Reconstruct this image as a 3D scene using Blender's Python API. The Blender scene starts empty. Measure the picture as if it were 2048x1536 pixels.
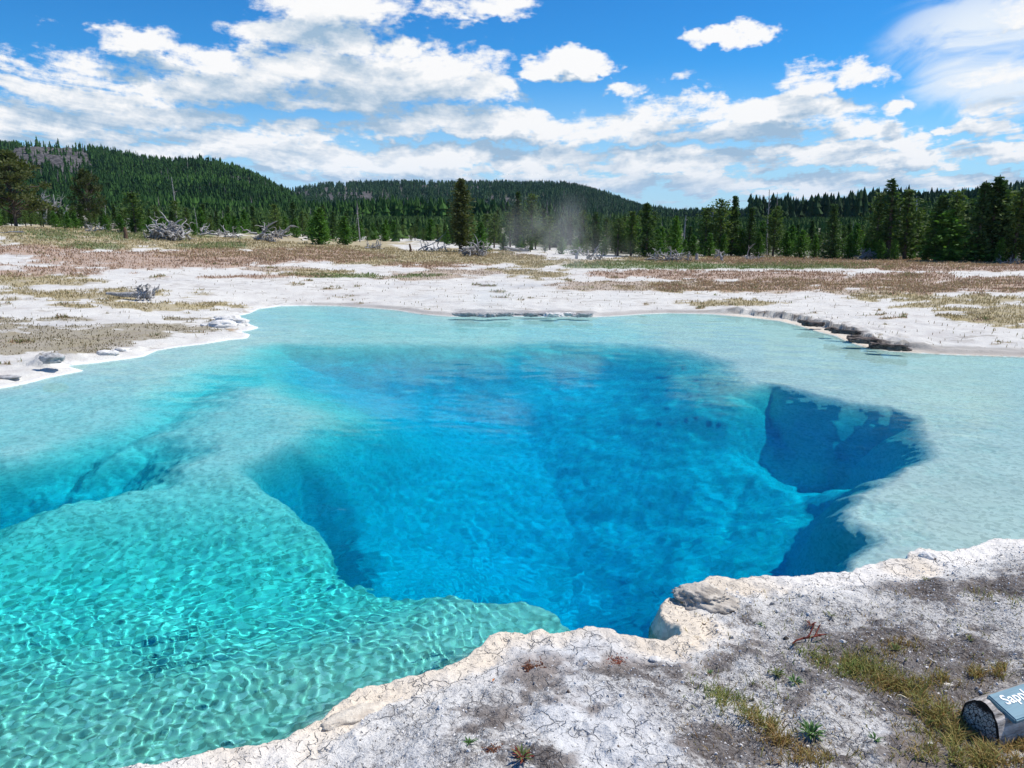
import bpy, bmesh, math, random
import numpy as np

# ------------------------------------------------------------------ camera, sky, sun
sc = bpy.context.scene
C = sc.collection
CAM_H, PITCH, FPX = 2.6, math.radians(12.03), 1539.0
cd = bpy.data.cameras.new('camera'); cam = bpy.data.objects.new('camera', cd); C.objects.link(cam); sc.camera = cam
cam.location = (0, 0, CAM_H); cam.rotation_euler = (math.pi/2 - PITCH, 0, 0)
cd.sensor_width = 36; cd.lens = 36*FPX/2048; cd.clip_end = 60000; cd.clip_start = 0.05
SUN_AZ, SUN_EL = math.radians(72), math.radians(58)      # azimuth clockwise from +Y
sun_l = bpy.data.lights.new('sun', 'SUN'); sun = bpy.data.objects.new('sun', sun_l); C.objects.link(sun)
sun_l.energy = 4.7; sun_l.angle = math.radians(0.5); sun_l.color = (1.0, 0.955, 0.87)
sun.rotation_euler = (-(math.pi/2 - SUN_EL), 0, -SUN_AZ)
sun_l.cycles.is_caustics_light = True
sc.view_settings.view_transform = 'Standard'; sc.view_settings.look = 'None'
sc.view_settings.exposure = 0.12; sc.view_settings.gamma = 1.0
sc.cycles.use_denoising = True
sc.cycles.max_bounces = 12; sc.cycles.transmission_bounces = 8; sc.cycles.transparent_max_bounces = 16
sc.cycles.volume_bounces = 1; sc.cycles.sample_clamp_indirect = 6.0
sc.cycles.volume_step_rate = 1.0

class NT:
    """small helper to write node graphs as expressions"""
    def __init__(s, nt): s.nt = nt
    def new(s, t, **k):
        n = s.nt.nodes.new(t)
        for a, b in k.items(): setattr(n, a, b)
        return n
    def put(s, sock, v):
        if v is None: return
        if isinstance(v, bpy.types.NodeSocket): s.nt.links.new(v, sock)
        else:
            if hasattr(sock, 'default_value'):
                if sock.type == 'RGBA' and len(v) == 3: v = (*v, 1)
                sock.default_value = v
    def m(s, op, a, b=None, c=None, clamp=False):
        n = s.new('ShaderNodeMath', operation=op, use_clamp=clamp)
        s.put(n.inputs[0], a); s.put(n.inputs[1], b); s.put(n.inputs[2], c)
        return n.outputs[0]
    def mix(s, f, a, b, blend='MIX'):
        n = s.new('ShaderNodeMix', data_type='RGBA', blend_type=blend)
        s.put(n.inputs[0], f); s.put(n.inputs[6], a); s.put(n.inputs[7], b)
        return n.outputs[2]
    def rng(s, v, a, b, c=0.0, d=1.0, smooth=True):
        n = s.new('ShaderNodeMapRange', interpolation_type='SMOOTHSTEP' if smooth else 'LINEAR')
        for i, x in enumerate((v, a, b, c, d)): s.put(n.inputs[i], x)
        return n.outputs[0]
    def xyz(s, x, y, z):
        n = s.new('ShaderNodeCombineXYZ'); s.put(n.inputs[0], x); s.put(n.inputs[1], y); s.put(n.inputs[2], z)
        return n.outputs[0]
    def noise(s, vec, scale, detail=4, rough=0.55, dist=0.0, dim='3D'):
        n = s.new('ShaderNodeTexNoise', noise_dimensions=dim)
        s.put(n.inputs['Vector'], vec); n.inputs['Scale'].default_value = scale
        n.inputs['Detail'].default_value = detail; n.inputs['Roughness'].default_value = rough
        n.inputs['Distortion'].default_value = dist
        return n.outputs[0]
    def voro(s, vec, scale, feat='F1', out=0, rand=1.0):
        n = s.new('ShaderNodeTexVoronoi', feature=feat)
        s.put(n.inputs['Vector'], vec); n.inputs['Scale'].default_value = scale
        n.inputs['Randomness'].default_value = rand
        return n.outputs[out]
    def attr(s, name, out='Fac'):
        return s.new('ShaderNodeAttribute', attribute_name=name).outputs[out]

# --- world: Nishita sky with procedural cumulus, all laid out by direction
def T(px, py):                       # photo pixel -> (azimuth tangent, elevation tangent) on the sky
    u, v = (px-1024)/FPX, -(py-768)/FPX
    y, z = math.cos(PITCH)+v*math.sin(PITCH), -math.sin(PITCH)+v*math.cos(PITCH)
    return u/y, z/y
CLOUDS = [  # px, py, rx, ry, strength : the cumulus in the photograph, by direction
 (650,20,175,55,1.0),(560,75,150,50,.75),(980,15,120,32,.9),(880,35,50,16,.5),
 (285,85,88,38,.95),(60,105,90,40,.6),(130,170,160,60,.95),(30,150,90,50,.7),(230,195,130,45,.85),
 (700,95,75,50,1.15),(800,105,60,35,1.0),(470,130,150,60,1.0),(620,150,210,75,1.15),(830,150,160,60,1.05),
 (940,120,85,38,.8),(960,185,90,42,.95),(700,190,260,50,1.0),(420,190,170,40,.9),(330,235,150,30,.7),
 (880,240,180,38,.85),(620,262,260,26,.75),(1010,248,90,40,.95),(180,260,210,50,.85),(60,240,120,50,.8),
 (1136,132,88,34,1.25),(1085,140,45,28,.9),(1425,80,58,24,1.0),(1500,68,62,22,1.0),(1245,178,52,13,.55),
 (1362,148,26,14,.4),(1416,164,24,9,.4),(1175,218,30,16,.3),
 (1600,165,75,38,1.0),(1720,155,70,32,.75),(1790,215,36,15,.8),(1400,220,130,34,1.0),(1500,228,240,34,1.0),
 (1680,222,80,20,.7),(1320,250,180,36,.8),(1700,258,110,22,.85),(1490,268,130,22,.8),(1180,270,150,32,.7),
 (1810,285,70,20,.8),(1880,255,22,9,.6),(1950,252,45,13,.6),(1640,300,120,22,.8),(1800,318,100,18,.85),
 (2010,265,60,20,.7),(2000,300,120,18,.8),(1350,320,170,22,.75),(1100,320,150,24,.75),(900,315,180,24,.8),
 (700,318,200,22,.7),(450,300,200,30,.85),(300,275,120,24,.7),(900,350,260,18,.6),(1250,362,200,14,.6),(1500,372,200,14,.55),(1800,360,250,14,.55),
 (2060,160,130,45,.7),(2050,40,90,40,.6),(1990,215,100,28,.6),
]
world = bpy.data.worlds.new('World'); sc.world = world; world.use_nodes = True
def ellipse_group():
    """the authored clouds only: warped direction in, field out"""
    g = bpy.data.node_groups.new('cloud_blobs', 'ShaderNodeTree')
    g.interface.new_socket('P', in_out='INPUT', socket_type='NodeSocketVector')
    g.interface.new_socket('F', in_out='OUTPUT', socket_type='NodeSocketFloat')
    n = NT(g); gi = g.nodes.new('NodeGroupInput'); go = g.nodes.new('NodeGroupOutput')
    def vm(op, a, b=None, c=None, out=0):
        k = n.new('ShaderNodeVectorMath', operation=op); n.put(k.inputs[0], a); n.put(k.inputs[1], b); n.put(k.inputs[2], c); return k.outputs[out]
    acc = None
    for (px, py, rx, ry, s) in CLOUDS:
        cx, cy = T(px, py); rx = rx/FPX*1.04; ry = ry/FPX*1.04
        q = vm('MULTIPLY_ADD', gi.outputs[0], (1/rx, 1/ry, 0), (-cx/rx, -cy/ry, 0))
        if ry*FPX > 24: q = vm('MAXIMUM', q, vm('MULTIPLY', q, (-1, -1.45, 1)))     # flatter underside
        f = n.m('MULTIPLY_ADD', vm('DOT_PRODUCT', q, q, None, 1), -s*0.75, s)
        acc = f if acc is None else n.m('SMOOTH_MAX', acc, f, 0.25)
    g.links.new(n.m('MAXIMUM', acc, -0.55), go.inputs[0])
    return g
def build_world():
    nt = world.node_tree; n = NT(nt); bg = nt.nodes['Background']
    world.cycles.sampling_method = 'MANUAL'; world.cycles.sample_map_resolution = 256
    sky = n.new('ShaderNodeTexSky', sky_type='NISHITA', sun_disc=False)
    sky.sun_elevation = SUN_EL; sky.sun_rotation = SUN_AZ; sky.altitude = 2200
    sky.air_density = 1.0; sky.dust_density = 0.3; sky.ozone_density = 2.2
    tc = n.new('ShaderNodeTexCoord'); sep = n.new('ShaderNodeSeparateXYZ'); nt.links.new(tc.outputs['Generated'], sep.inputs[0])
    x, y, z = sep.outputs
    hx = n.m('SQRT', n.m('ADD', n.m('MULTIPLY', x, x), n.m('MULTIPLY', y, y)))
    h = n.m('MAXIMUM', n.m('ABSOLUTE', y), n.m('MULTIPLY', hx, 0.35))
    X = n.m('DIVIDE', x, h); Y = n.m('DIVIDE', z, h)
    def persp(Yv):
        den = n.m('ADD', n.m('MAXIMUM', Yv, 0.0), 0.06)
        return n.m('DIVIDE', X, den), n.m('MULTIPLY', n.m('LOGARITHM', den, math.e), 2.3)
    A = n.xyz(X, n.m('MULTIPLY', Y, 1.5), 0.3)
    wn = n.new('ShaderNodeTexNoise', noise_dimensions='2D'); n.put(wn.inputs['Vector'], A)
    wn.inputs['Scale'].default_value = 25; wn.inputs['Detail'].default_value = 3; wn.inputs['Roughness'].default_value = .6
    k = n.new('ShaderNodeVectorMath', operation='MULTIPLY_ADD'); n.put(k.inputs[0], wn.outputs[1]); k.inputs[1].default_value = (.055, .036, 0)
    n.put(k.inputs[2], n.xyz(n.m('SUBTRACT', X, .0275), n.m('SUBTRACT', Y, .018), 0)); Pw = k.outputs[0]
    g = ellipse_group()
    def E(dx, dy):
        v = n.new('ShaderNodeVectorMath', operation='ADD'); n.put(v.inputs[0], Pw); v.inputs[1].default_value = (dx, dy, 0)
        q = n.new('ShaderNodeGroup', node_tree=g); n.put(q.inputs[0], v.outputs[0]); return q.outputs[0]
    def big(dy):
        U, V = persp(n.m('ADD', Y, dy)); return n.noise(n.xyz(U, n.m('MULTIPLY', V, 1.25), 0.0), 2.0, 5, 0.62, 0.2, '2D')
    def fine(dy): return n.noise(n.xyz(X, n.m('MULTIPLY_ADD', Y, 1.3, dy*1.3), 0), 60, 4, 0.65, 0, '2D')
    e0, e2 = E(0, 0), E(.006, .030)
    b0, b2 = big(0), big(.026); n0, n1 = fine(0), fine(.008)
    U, V = persp(Y)
    thin = n.m('MULTIPLY', n.m('SUBTRACT', n.noise(n.xyz(U, n.m('MULTIPLY', V, 4.0), 0), 1.3, 3, .6, 0, '2D'), 0.5), 1.6)
    thin = n.m('MULTIPLY', thin, n.rng(Y, 0.15, 0.03))
    band = n.rng(Y, 0.17, 0.02, -0.12, 0.55)               # ever denser towards the horizon
    low = n.m('MULTIPLY_ADD', n.rng(X, 0.1, -0.6, 0.0, 0.05), n.rng(Y, 0.24, 0.1), band)
    f0 = n.m('ADD', n.m('MULTIPLY_ADD', b0, 2.6, n.m('SUBTRACT', e0, 1.3+.13)), n.m('MULTIPLY_ADD', n0, .72, -.36))
    f0 = n.m('ADD', n.m('ADD', f0, low), thin)
    alpha = n.rng(f0, -0.02, 0.60)
    de = n.m('SUBTRACT', e0, e2); db = n.m('MULTIPLY', n.m('SUBTRACT', b0, b2), 2.1); dn = n.m('MULTIPLY', n.m('SUBTRACT', n0, n1), .75)
    lit = n.m('MULTIPLY_ADD', de, .80, n.m('MULTIPLY_ADD', db, .46, n.m('MULTIPLY', dn, .55)))
    thick = n.rng(n.m('SUBTRACT', n.m('ADD', e2, n.m('MULTIPLY', b2, 2.3)), 1.15), 0.1, 1.5)
    shade = n.m('SUBTRACT', n.m('ADD', 0.72, lit), n.m('MULTIPLY', thick, 0.52), clamp=True)
    ccol = n.mix(n.rng(shade, 0.05, 0.95, smooth=False), (0.33, 0.47, 0.62), (0.93, 0.925, 0.92))
    ccol = n.mix(n.m('MULTIPLY', n.rng(Y, 0.09, 0.0), 0.35), ccol, (0.62, 0.75, 0.88))
    k = 1/0.11
    hs = n.new('ShaderNodeHueSaturation'); hs.inputs['Saturation'].default_value = 1.32; hs.inputs['Value'].default_value = 1.0
    n.put(hs.inputs['Color'], sky.outputs[0])
    sk = n.mix(1.0, hs.outputs[0], (0.36, 1.00, 1.22), 'MULTIPLY')
    cl = n.mix(1.0, ccol, (k, k, k), 'MULTIPLY')
    sk = n.mix(n.m('MULTIPLY', n.rng(Y, .20, 0.0), .80), sk, (.50*k, .68*k, .84*k))
    wx, wy = T(2010, 105); wp = n.xyz(n.m('MULTIPLY_ADD', Y, .5, X), n.m('MULTIPLY_ADD', X, -.9, n.m('MULTIPLY', Y, 3.2)), 0)
    wn2 = n.noise(wp, 5.5, 6, .62, .6, '2D'); qx = n.m('MULTIPLY', n.m('SUBTRACT', X, wx), 1/.15); qy = n.m('MULTIPLY', n.m('SUBTRACT', Y, wy), 1/.085)
    wr = n.rng(n.m('MULTIPLY_ADD', qx, qx, n.m('MULTIPLY', qy, qy)), 1.6, .1)
    wisp = n.m('MULTIPLY', n.rng(n.m('MULTIPLY_ADD', wr, .35, wn2), .50, .92), wr)
    sk = n.mix(n.m('MULTIPLY', wisp, .95), sk, (.80*k, .86*k, .92*k))
    up = n.m('MULTIPLY', n.m('MULTIPLY', alpha, n.rng(Y, 0.9, 0.45)), n.rng(Y, -0.05, 0.0))
    n.put(bg.inputs[0], n.mix(up, sk, cl)); bg.inputs[1].default_value = 0.11
build_world()

# ------------------------------------------------------------------ helpers
rnd = random.Random(7)
def pix_dir(px, py):
    u, v = (px-1024)/FPX, -(py-768)/FPX
    return u, math.cos(PITCH)+v*math.sin(PITCH), -math.sin(PITCH)+v*math.cos(PITCH)
def on_plane(px, py, z=0.0):
    a, b, c = pix_dir(px, py); t = (z-CAM_H)/c
    return a*t, b*t
def sstep(a, b, x):
    t = np.clip((x-a)/(b-a), 0, 1); return t*t*(3-2*t)
def vnoise(x, y, seed=0):
    xi = np.floor(x).astype(np.int64); yi = np.floor(y).astype(np.int64); fx = x-xi; fy = y-yi
    def hh(i, j):
        h = (i*374761393 + j*668265263 + seed*1274126177) & 0xffffffff
        h = ((h ^ (h >> 13))*1103515245) & 0xffffffff
        h = ((h ^ (h >> 16))*2246822519) & 0xffffffff
        return ((h ^ (h >> 15)) & 0xffff)/65535.0
    u = fx*fx*fx*(fx*(fx*6-15)+10); v = fy*fy*fy*(fy*(fy*6-15)+10)
    a, b, c, d = hh(xi, yi), hh(xi+1, yi), hh(xi, yi+1), hh(xi+1, yi+1)
    return (a*(1-u)+b*u)*(1-v) + (c*(1-u)+d*u)*v
def fbm(x, y, f, octv=4, seed=0, gain=0.5):
    s = 0; a = 1; t = 0
    for k in range(octv):
        c, sn = math.cos(k*1.1+.3), math.sin(k*1.1+.3)
        s = s + a*(vnoise((x*c-y*sn)*f+k*17.3, (x*sn+y*c)*f+k*5.7, seed+k)-0.5); t += a; a *= gain; f *= 2.03
    return s/t*2            # about -1..1
def sdist(poly, x, y):
    """signed distance to a polygon, positive outside"""
    d2 = np.full(x.shape, 1e18); inside = np.zeros(x.shape, bool)
    n = len(poly)
    for i in range(n):
        ax, ay = poly[i]; bx, by = poly[(i+1) % n]
        ex, ey = bx-ax, by-ay; wx = x-ax; wy = y-ay
        t = np.clip((wx*ex+wy*ey)/(ex*ex+ey*ey+1e-12), 0, 1)
        np.minimum(d2, (wx-ex*t)**2+(wy-ey*t)**2, out=d2)
        c = (ay > y) != (by > y)
        inside ^= c & (x < (bx-ax)*(y-ay)/((by-ay) if by != ay else 1e-12)+ax)
    return np.where(inside, -1, 1)*np.sqrt(d2)
def mesh_from(name, co, faces, mats=(), smooth=True, attrs=None, fmat=None):
    """faces: (n,k) int array (one k) ; attrs: {name: (n,) or (n,3)} on points"""
    me = bpy.data.meshes.new(name); me.vertices.add(len(co)); me.vertices.foreach_set('co', np.asarray(co, 'f').ravel())
    fl = faces if isinstance(faces, list) else [faces]
    tot = sum(f.size for f in fl); nf = sum(len(f) for f in fl)
    me.loops.add(tot); me.loops.foreach_set('vertex_index', np.concatenate([f.ravel() for f in fl]).astype('i'))
    me.polygons.add(nf)
    st = []; o = 0
    for f in fl:
        st.append(o+np.arange(len(f))*f.shape[1]); o += f.size
    me.polygons.foreach_set('loop_start', np.concatenate(st).astype('i'))
    me.polygons.foreach_set('use_smooth', np.full(nf, smooth))
    if fmat is not None: me.polygons.foreach_set('material_index', np.asarray(fmat, 'i'))
    me.update(calc_edges=True)
    for m in mats: me.materials.append(m)
    for k, v in (attrs or {}).items():
        v = np.asarray(v, 'f')
        if v.ndim == 1:
            a = me.attributes.new(k, 'FLOAT', 'POINT'); a.data.foreach_set('value', v)
        else:
            a = me.attributes.new(k, 'FLOAT_COLOR', 'POINT')
            a.data.foreach_set('color', np.concatenate([v, np.ones((len(v), 1), 'f')], 1).ravel())
    return me
def link(name, me, parent=None, loc=(0, 0, 0), rotz=0.0):
    o = bpy.data.objects.new(name, me); C.objects.link(o); o.parent = parent
    o.location = loc; o.rotation_euler = (0, 0, rotz); return o
def tag(o, label=None, cat=None, group=None, kind=None):
    if label: o['label'] = label
    if cat: o['category'] = cat
    if group: o['group'] = group
    if kind: o['kind'] = kind
    return o
def thing(name, label, cat, loc=(0, 0, 0), rotz=0.0, group=None):
    return tag(link(name, None, None, loc, rotz), label, cat, group)
def mat(name):
    m = bpy.data.materials.new(name); m.use_nodes = True; n = NT(m.node_tree)
    return m, n, m.node_tree.nodes['Principled BSDF']

# ------------------------------------------------------------------ the land
NEAR_Z = 0.12
near_px = [(-260,1640),(-120,1600),(20,1572),(120,1552),(215,1534),(300,1528),(400,1509),(449,1492),(522,1487),(571,1475),(605,1453),(644,1436),(683,1401),(717,1379),
 (766,1367),(825,1350),(888,1333),(927,1318),(961,1292),(976,1272),(1010,1260),(1049,1267),(1084,1258),(1108,1266),(1152,1260),
 (1181,1251),(1220,1260),(1259,1270),(1293,1278),(1330,1279),(1357,1272),(1359,1265),(1356,1256),(1335,1246),(1321,1232),(1319,1211),
 (1325,1201),(1346,1193),(1362,1180),(1385,1172),(1400,1163),(1413,1155),(1434,1151),(1454,1154),(1475,1159),(1505,1154),
 (1536,1154),(1567,1153),(1608,1151),(1657,1145),(1700,1143),(1709,1137),(1738,1130),(1780,1120),(1817,1116),(1819,1106),(1838,1095),
 (1862,1097),(1879,1103),(1925,1099),(1945,1091),(1987,1079),(2048,1078),(2130,1066),(2230,1070),(2400,1030),(2600,960)]
far_px = [(2750,850),(2600,780),(2300,735),(2150,722),(2048,714),(1900,709),(1840,706),(1780,702),(1730,694),(1695,683),(1672,672),
 (1640,664),(1600,652),(1560,642),(1500,635),(1420,628),(1340,626),(1290,628),(1230,632),(1190,634),(1100,633),(1000,632),(900,633),
 (840,628),(790,620),(740,616),(680,612),(620,611),(560,612),(516,618),(500,626),(469,633),(431,637),(450,641),(487,643),(517,655),
 (500,660),(481,663),(500,669),(494,676),(453,680),(406,688),(359,693),(312,701),(287,712),(250,718),(187,726),(131,731),(166,741),
 (125,749),(94,755),(47,768),(0,776),(-200,815),(-500,900),(-700,1050),(-800,1300),(-800,1600),(-500,1700)]
SHORE = [on_plane(x, y, NEAR_Z) for x, y in near_px] + [on_plane(x, y, 0.01) for x, y in far_px]
def under(px, py, d):
    """floor point at depth d seen through the water at this direction (Snell)"""
    a, b, c = pix_dir(px, py); x, y = on_plane(px, py, 0); l = math.hypot(a, b)
    si = l/math.sqrt(l*l+c*c)/1.33; tt = si/math.sqrt(1-si*si)
    return x+a/l*d*tt, y+b/l*d*tt
HOLE = [under(x, y, d) for x, y, d in [
 (495,975,.9),(515,1005,.9),(560,1035,.9),(620,1068,.9),(650,1095,.9),(690,1140,.9),(725,1185,.85),(760,1208,.8),(830,1217,.75),(900,1212,.7),
 (960,1228,.6),(1040,1224,.5),(1110,1238,.4),(1155,1262,.3),(1300,1300,.2),(1500,1190,.1),(1705,1150,.15),(1712,1132,.2),(1768,1095,.25),(1755,1078,.25),
 (1720,1060,.25),(1708,1035,.25),(1732,1012,.25),(1722,1000,.25),(1775,985,.25),(1818,965,.25),(1808,942,.25),(1785,918,.25),(1790,905,.25),(1765,880,.25),(1770,862,.25),
 (1832,858,.25),(1800,822,.25),(1762,812,.25),(1738,832,.3),(1680,837,.35),(1600,815,.4),(1545,797,.45),(1530,775,.5),(1495,750,.5),(1500,735,.5),
 (1400,705,.5),(1250,690,.5),(1100,684,.5),(950,690,.5),(800,688,.5),(680,690,.5),(560,684,.4),(470,697,.4),(440,720,.4),(420,760,.5),
 (480,800,.7),(600,860,.9),(560,915,.9),(520,940,.9)]]
CRACK = [under(x, y, .3) for x, y in [(500,672),(440,700),(400,740),(352,782),(320,812),(330,830),(280,862),(215,880),(150,905),(80,930),(-60,950),
 (-300,1000),(-300,1110),(-60,1020),(60,985),(160,965),(270,948),(330,905),(345,880),(270,885),(260,900),(180,925),(230,890),(330,858),(370,832),(430,790),(520,760),(560,730),(560,690)]]
POCKET = [under(x, y, 1.0) for x, y in [(1490,812),(1540,800),(1600,822),(1680,845),(1740,850),(1790,872),(1812,960),(1740,985),(1690,960),(1620,920),(1560,890),(1510,870)]]
POCKET2 = [under(x, y, 1.2) for x, y in [(515,985),(600,945),(700,960),(730,1010),(740,1080),(790,1150),(760,1195),(700,1130),(650,1085),(560,1030)]]
def land_base(x, y):
    r = np.hypot(x, y); az = np.degrees(np.arctan2(x, y))
    z = 0.10 + 0.06*sstep(5, 16, r) + 0.0*r
    z = z + 2.05*sstep(-3.0, -36, az)**0.9*sstep(15, 66, r)
    z = z + 0.12*sstep(18, 60, r) * (1-sstep(-3, -20, az)) - 0.30*sstep(30, 60, r)*sstep(4, 18, az)
    z = z + sstep(70, 400, r)*(2.0)
    near = sstep(9, 5, r)                                    # the bank the photographer stands on
    return z + near*(0.05 + 0.16*sstep(5.2, 2.0, y))
def terrain(x, y, full=True):
    r = np.hypot(x, y)
    s = np.full(x.shape, 50.0); k = r < 45
    s[k] = sdist(SHORE, x[k], y[k])
    s = s + 0.02*fbm(x, y, 5.0, 3, 5) * sstep(30, 10, r) + 0.012*fbm(x, y, 22.0, 2, 6) * sstep(9, 5, r)
    az = np.degrees(np.arctan2(x, y))
    nearb = ((y < 9.0) & (az > -75) & (sstep(0, 1, y-0.0) > 0) & (r < 9.4)).astype(float)
    nearb = nearb * np.where((az < -35) & (r > 6.0), 0.0, 1.0)
    base = land_base(x, y)
    n1 = fbm(x, y, 0.9, 4, 11); n2 = fbm(x, y, 4.0, 4, 12); n3 = fbm(x, y, 17.0, 3, 13)
    det = sstep(40, 6, r)
    # near bank: a thick crust with a rounded lip and lumpy top
    lip = 0.13*sstep(-0.055, 0.015, s) - 0.012*np.exp(-((s-0.17)/0.05)**2)
    zn = np.minimum(lip, 0.13) + (base-0.13)*sstep(0.15, 1.2, s) + 0.028*n2*sstep(0, .2, s) + 0.015*n3 + 0.035*n1*sstep(0.1, .8, s) + sstep(.1, .4, s)*(0.020-0.055*np.abs(fbm(x, y, 3.3, 3, 14))+0.012*sstep(.05, .09, fbm(x, y, 2.4, 4, 15)))
    # far banks: a waterline shelf, then a broken step
    w = 0.16 + 0.12*n1
    ledgeR = sstep(14, 16.5, az)*sstep(30, 27, az); ledgeC = sstep(-4.6, -3.6, az)*sstep(6.6, 5.8, az)*sstep(18, 19, r)
    ledgeR = ledgeR*np.exp(-(np.maximum(s, 0)/1.3)**2); ledgeC = ledgeC*np.exp(-(np.maximum(s, 0)/1.3)**2)
    hgt = 0.055 + 0.15*ledgeR*(0.75+0.5*n2) + 0.07*ledgeC*(0.8+0.8*fbm(x, y, 2.5, 3, 31))
    w = w + 0.22*ledgeR*(1+0.8*n2)
    stp = sstep(w, w+0.06+0.12*(1-ledgeR)*(1-ledgeC), s)
    lum = np.clip(fbm(x, y, 1.9, 3, 21), 0, 1)**1.0*0.30*np.exp(-((s-0.42)/0.25)**2)*(az < -15)*(r < 26)
    zf = 0.018 + 0.008*n2 + hgt*stp + (base-0.07)*sstep(0.3, 2.5, s) + lum + det*(0.020*n2 + 0.006*n3)*sstep(.1, .5, s)
    zf = zf + 0.05*n1*sstep(1, 4, s)
    zl = np.where(nearb > 0, zn, zf)
    if not full: return zl, s
    # under water
    d = -s
    hs = np.full(x.shape, 50.0); ck = np.full(x.shape, 50.0); pk = np.full(x.shape, 50.0); p2 = np.full(x.shape, 50.0)
    k = (r < 34) & (s < 0.5)
    hx, hy = x[k]+0.11*fbm(x[k], y[k], 1.5, 3, 41), y[k]+0.11*fbm(x[k], y[k], 1.5, 3, 42)
    hs[k] = sdist(HOLE, hx, hy); ck[k] = sdist(CRACK, hx, hy); pk[k] = sdist(POCKET, hx, hy); p2[k] = sdist(POCKET2, hx, hy)
    left = sstep(2.0, -1.5, x)
    nearleft = left*sstep(8.6, 5.3, y)
    shelf = 0.04 + 0.06*sstep(0, .5, d) + 0.06*sstep(.3, 2.5, d) + nearleft*(0.22*sstep(.0, .5, d)+(0.06+0.40*sstep(3.6, 6.2, y))*sstep(.4, 1.8, d)) + 0.38*sstep(5.6, 4.9, y)*sstep(0, .35, d)*(1-left)*sstep(3.2, 2, x) + left*0.06*sstep(1.5, 5, d)*sstep(16, 9, y)
    shelf = shelf + 0.05*sstep(12, 18, y)*sstep(.8, 3, d)*sstep(9, 2, x)
    nearright = sstep(2.5, 4, x)
    shelf = shelf*(1-0.72*nearright)*(1-.45*sstep(10.5, 14, y))
    steepb = sstep(12.5, 6.5, y); steepr = sstep(1.5, 3.8, x - 0.10*(y-6))*sstep(13.5, 10.5, y)
    st = np.clip(steepb+steepr, 0, 1); ins = np.clip(-hs, 0, 50)
    w1 = 2.6*(1-st)+.22+.9*steepr; w2 = 5.5*(1-st)+1.8+3.2*sstep(-1.0, 4.5, x)
    dh = (1.9-.3*steepr)*sstep(0, w1, ins) + (2.0+1.3*sstep(8.5, 6, y)*(1-.4*sstep(-1.0, 4.0, x)))*sstep(.15, w2, ins)
    dh = dh*(1+0.07*n1)
    dh = dh + 2.0*sstep(-.35, .8, -pk) + 2.4*sstep(-.3, .9, -p2)
    crk = (.50+1.5*sstep(9.8, 7.4, y))*sstep(-0.65, .85, -ck+.10*n2)*(1+0.3*n1)*sstep(15.5, 12, y)
    depth = shelf + dh + crk
    depth = depth + 0.025*n3*sstep(0, .5, d)*sstep(1.5, .5, depth) + 0.03*n2 + 0.04*n2*sstep(.3, 1, depth)*sstep(2, 1, depth)
    depth = depth + 0.10*np.abs(fbm(x, y, 2.2, 3, 51))*sstep(.3, 1.0, depth) + 0.28*fbm(x, y, .45, 2, 52)*sstep(1.5, 3, depth)
    zw = -np.maximum(depth, .03*sstep(0, .12, d)+.012)
    t = sstep(-0.03, 0.0, s)
    nbz = (nearb > 0) & (s > -.055)
    z = np.where((s > 0) | nbz, np.where((s > 0), zl, np.maximum(zn-.01, zw*(1-sstep(-.055, -.03, s)))), zw*(1-t) + (0.01)*t)
    return z, s, hs, ck
def land(px, py):
    """world point of the ground seen in this direction"""
    z = 0.1
    for _ in range(12):
        x, y = on_plane(px, py, min(z, 2.4)); z2 = float(terrain(np.array([x]), np.array([y]), False)[0][0]); z = 0.5*z+0.5*z2
    return x, y, z
def ground_z(x, y):
    return float(terrain(np.array([float(x)]), np.array([float(y)]), False)[0][0])

def polar(r0, r1, az0, az1, daz, rs=None):
    az = np.arange(az0, az1+daz/2, daz)
    A, R = np.meshgrid(az, rs)
    return R*np.sin(A), R*np.cos(A), len(rs), len(az)
def radii(r0, r1, mn, k1, rb, k2):
    out = [r0]
    while out[-1] < r1:
        r = out[-1]; out.append(r+max(mn, k1*r) if r < rb else r*(1+k2))
    return np.array(out)
def gridf(nr, nc, wrap=False):
    i = np.arange((nr-1)*(nc-1)); r = i//(nc-1); c = i % (nc-1); a = r*nc+c
    return np.stack([a, a+1, a+nc+1, a+nc], -1)

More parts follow.
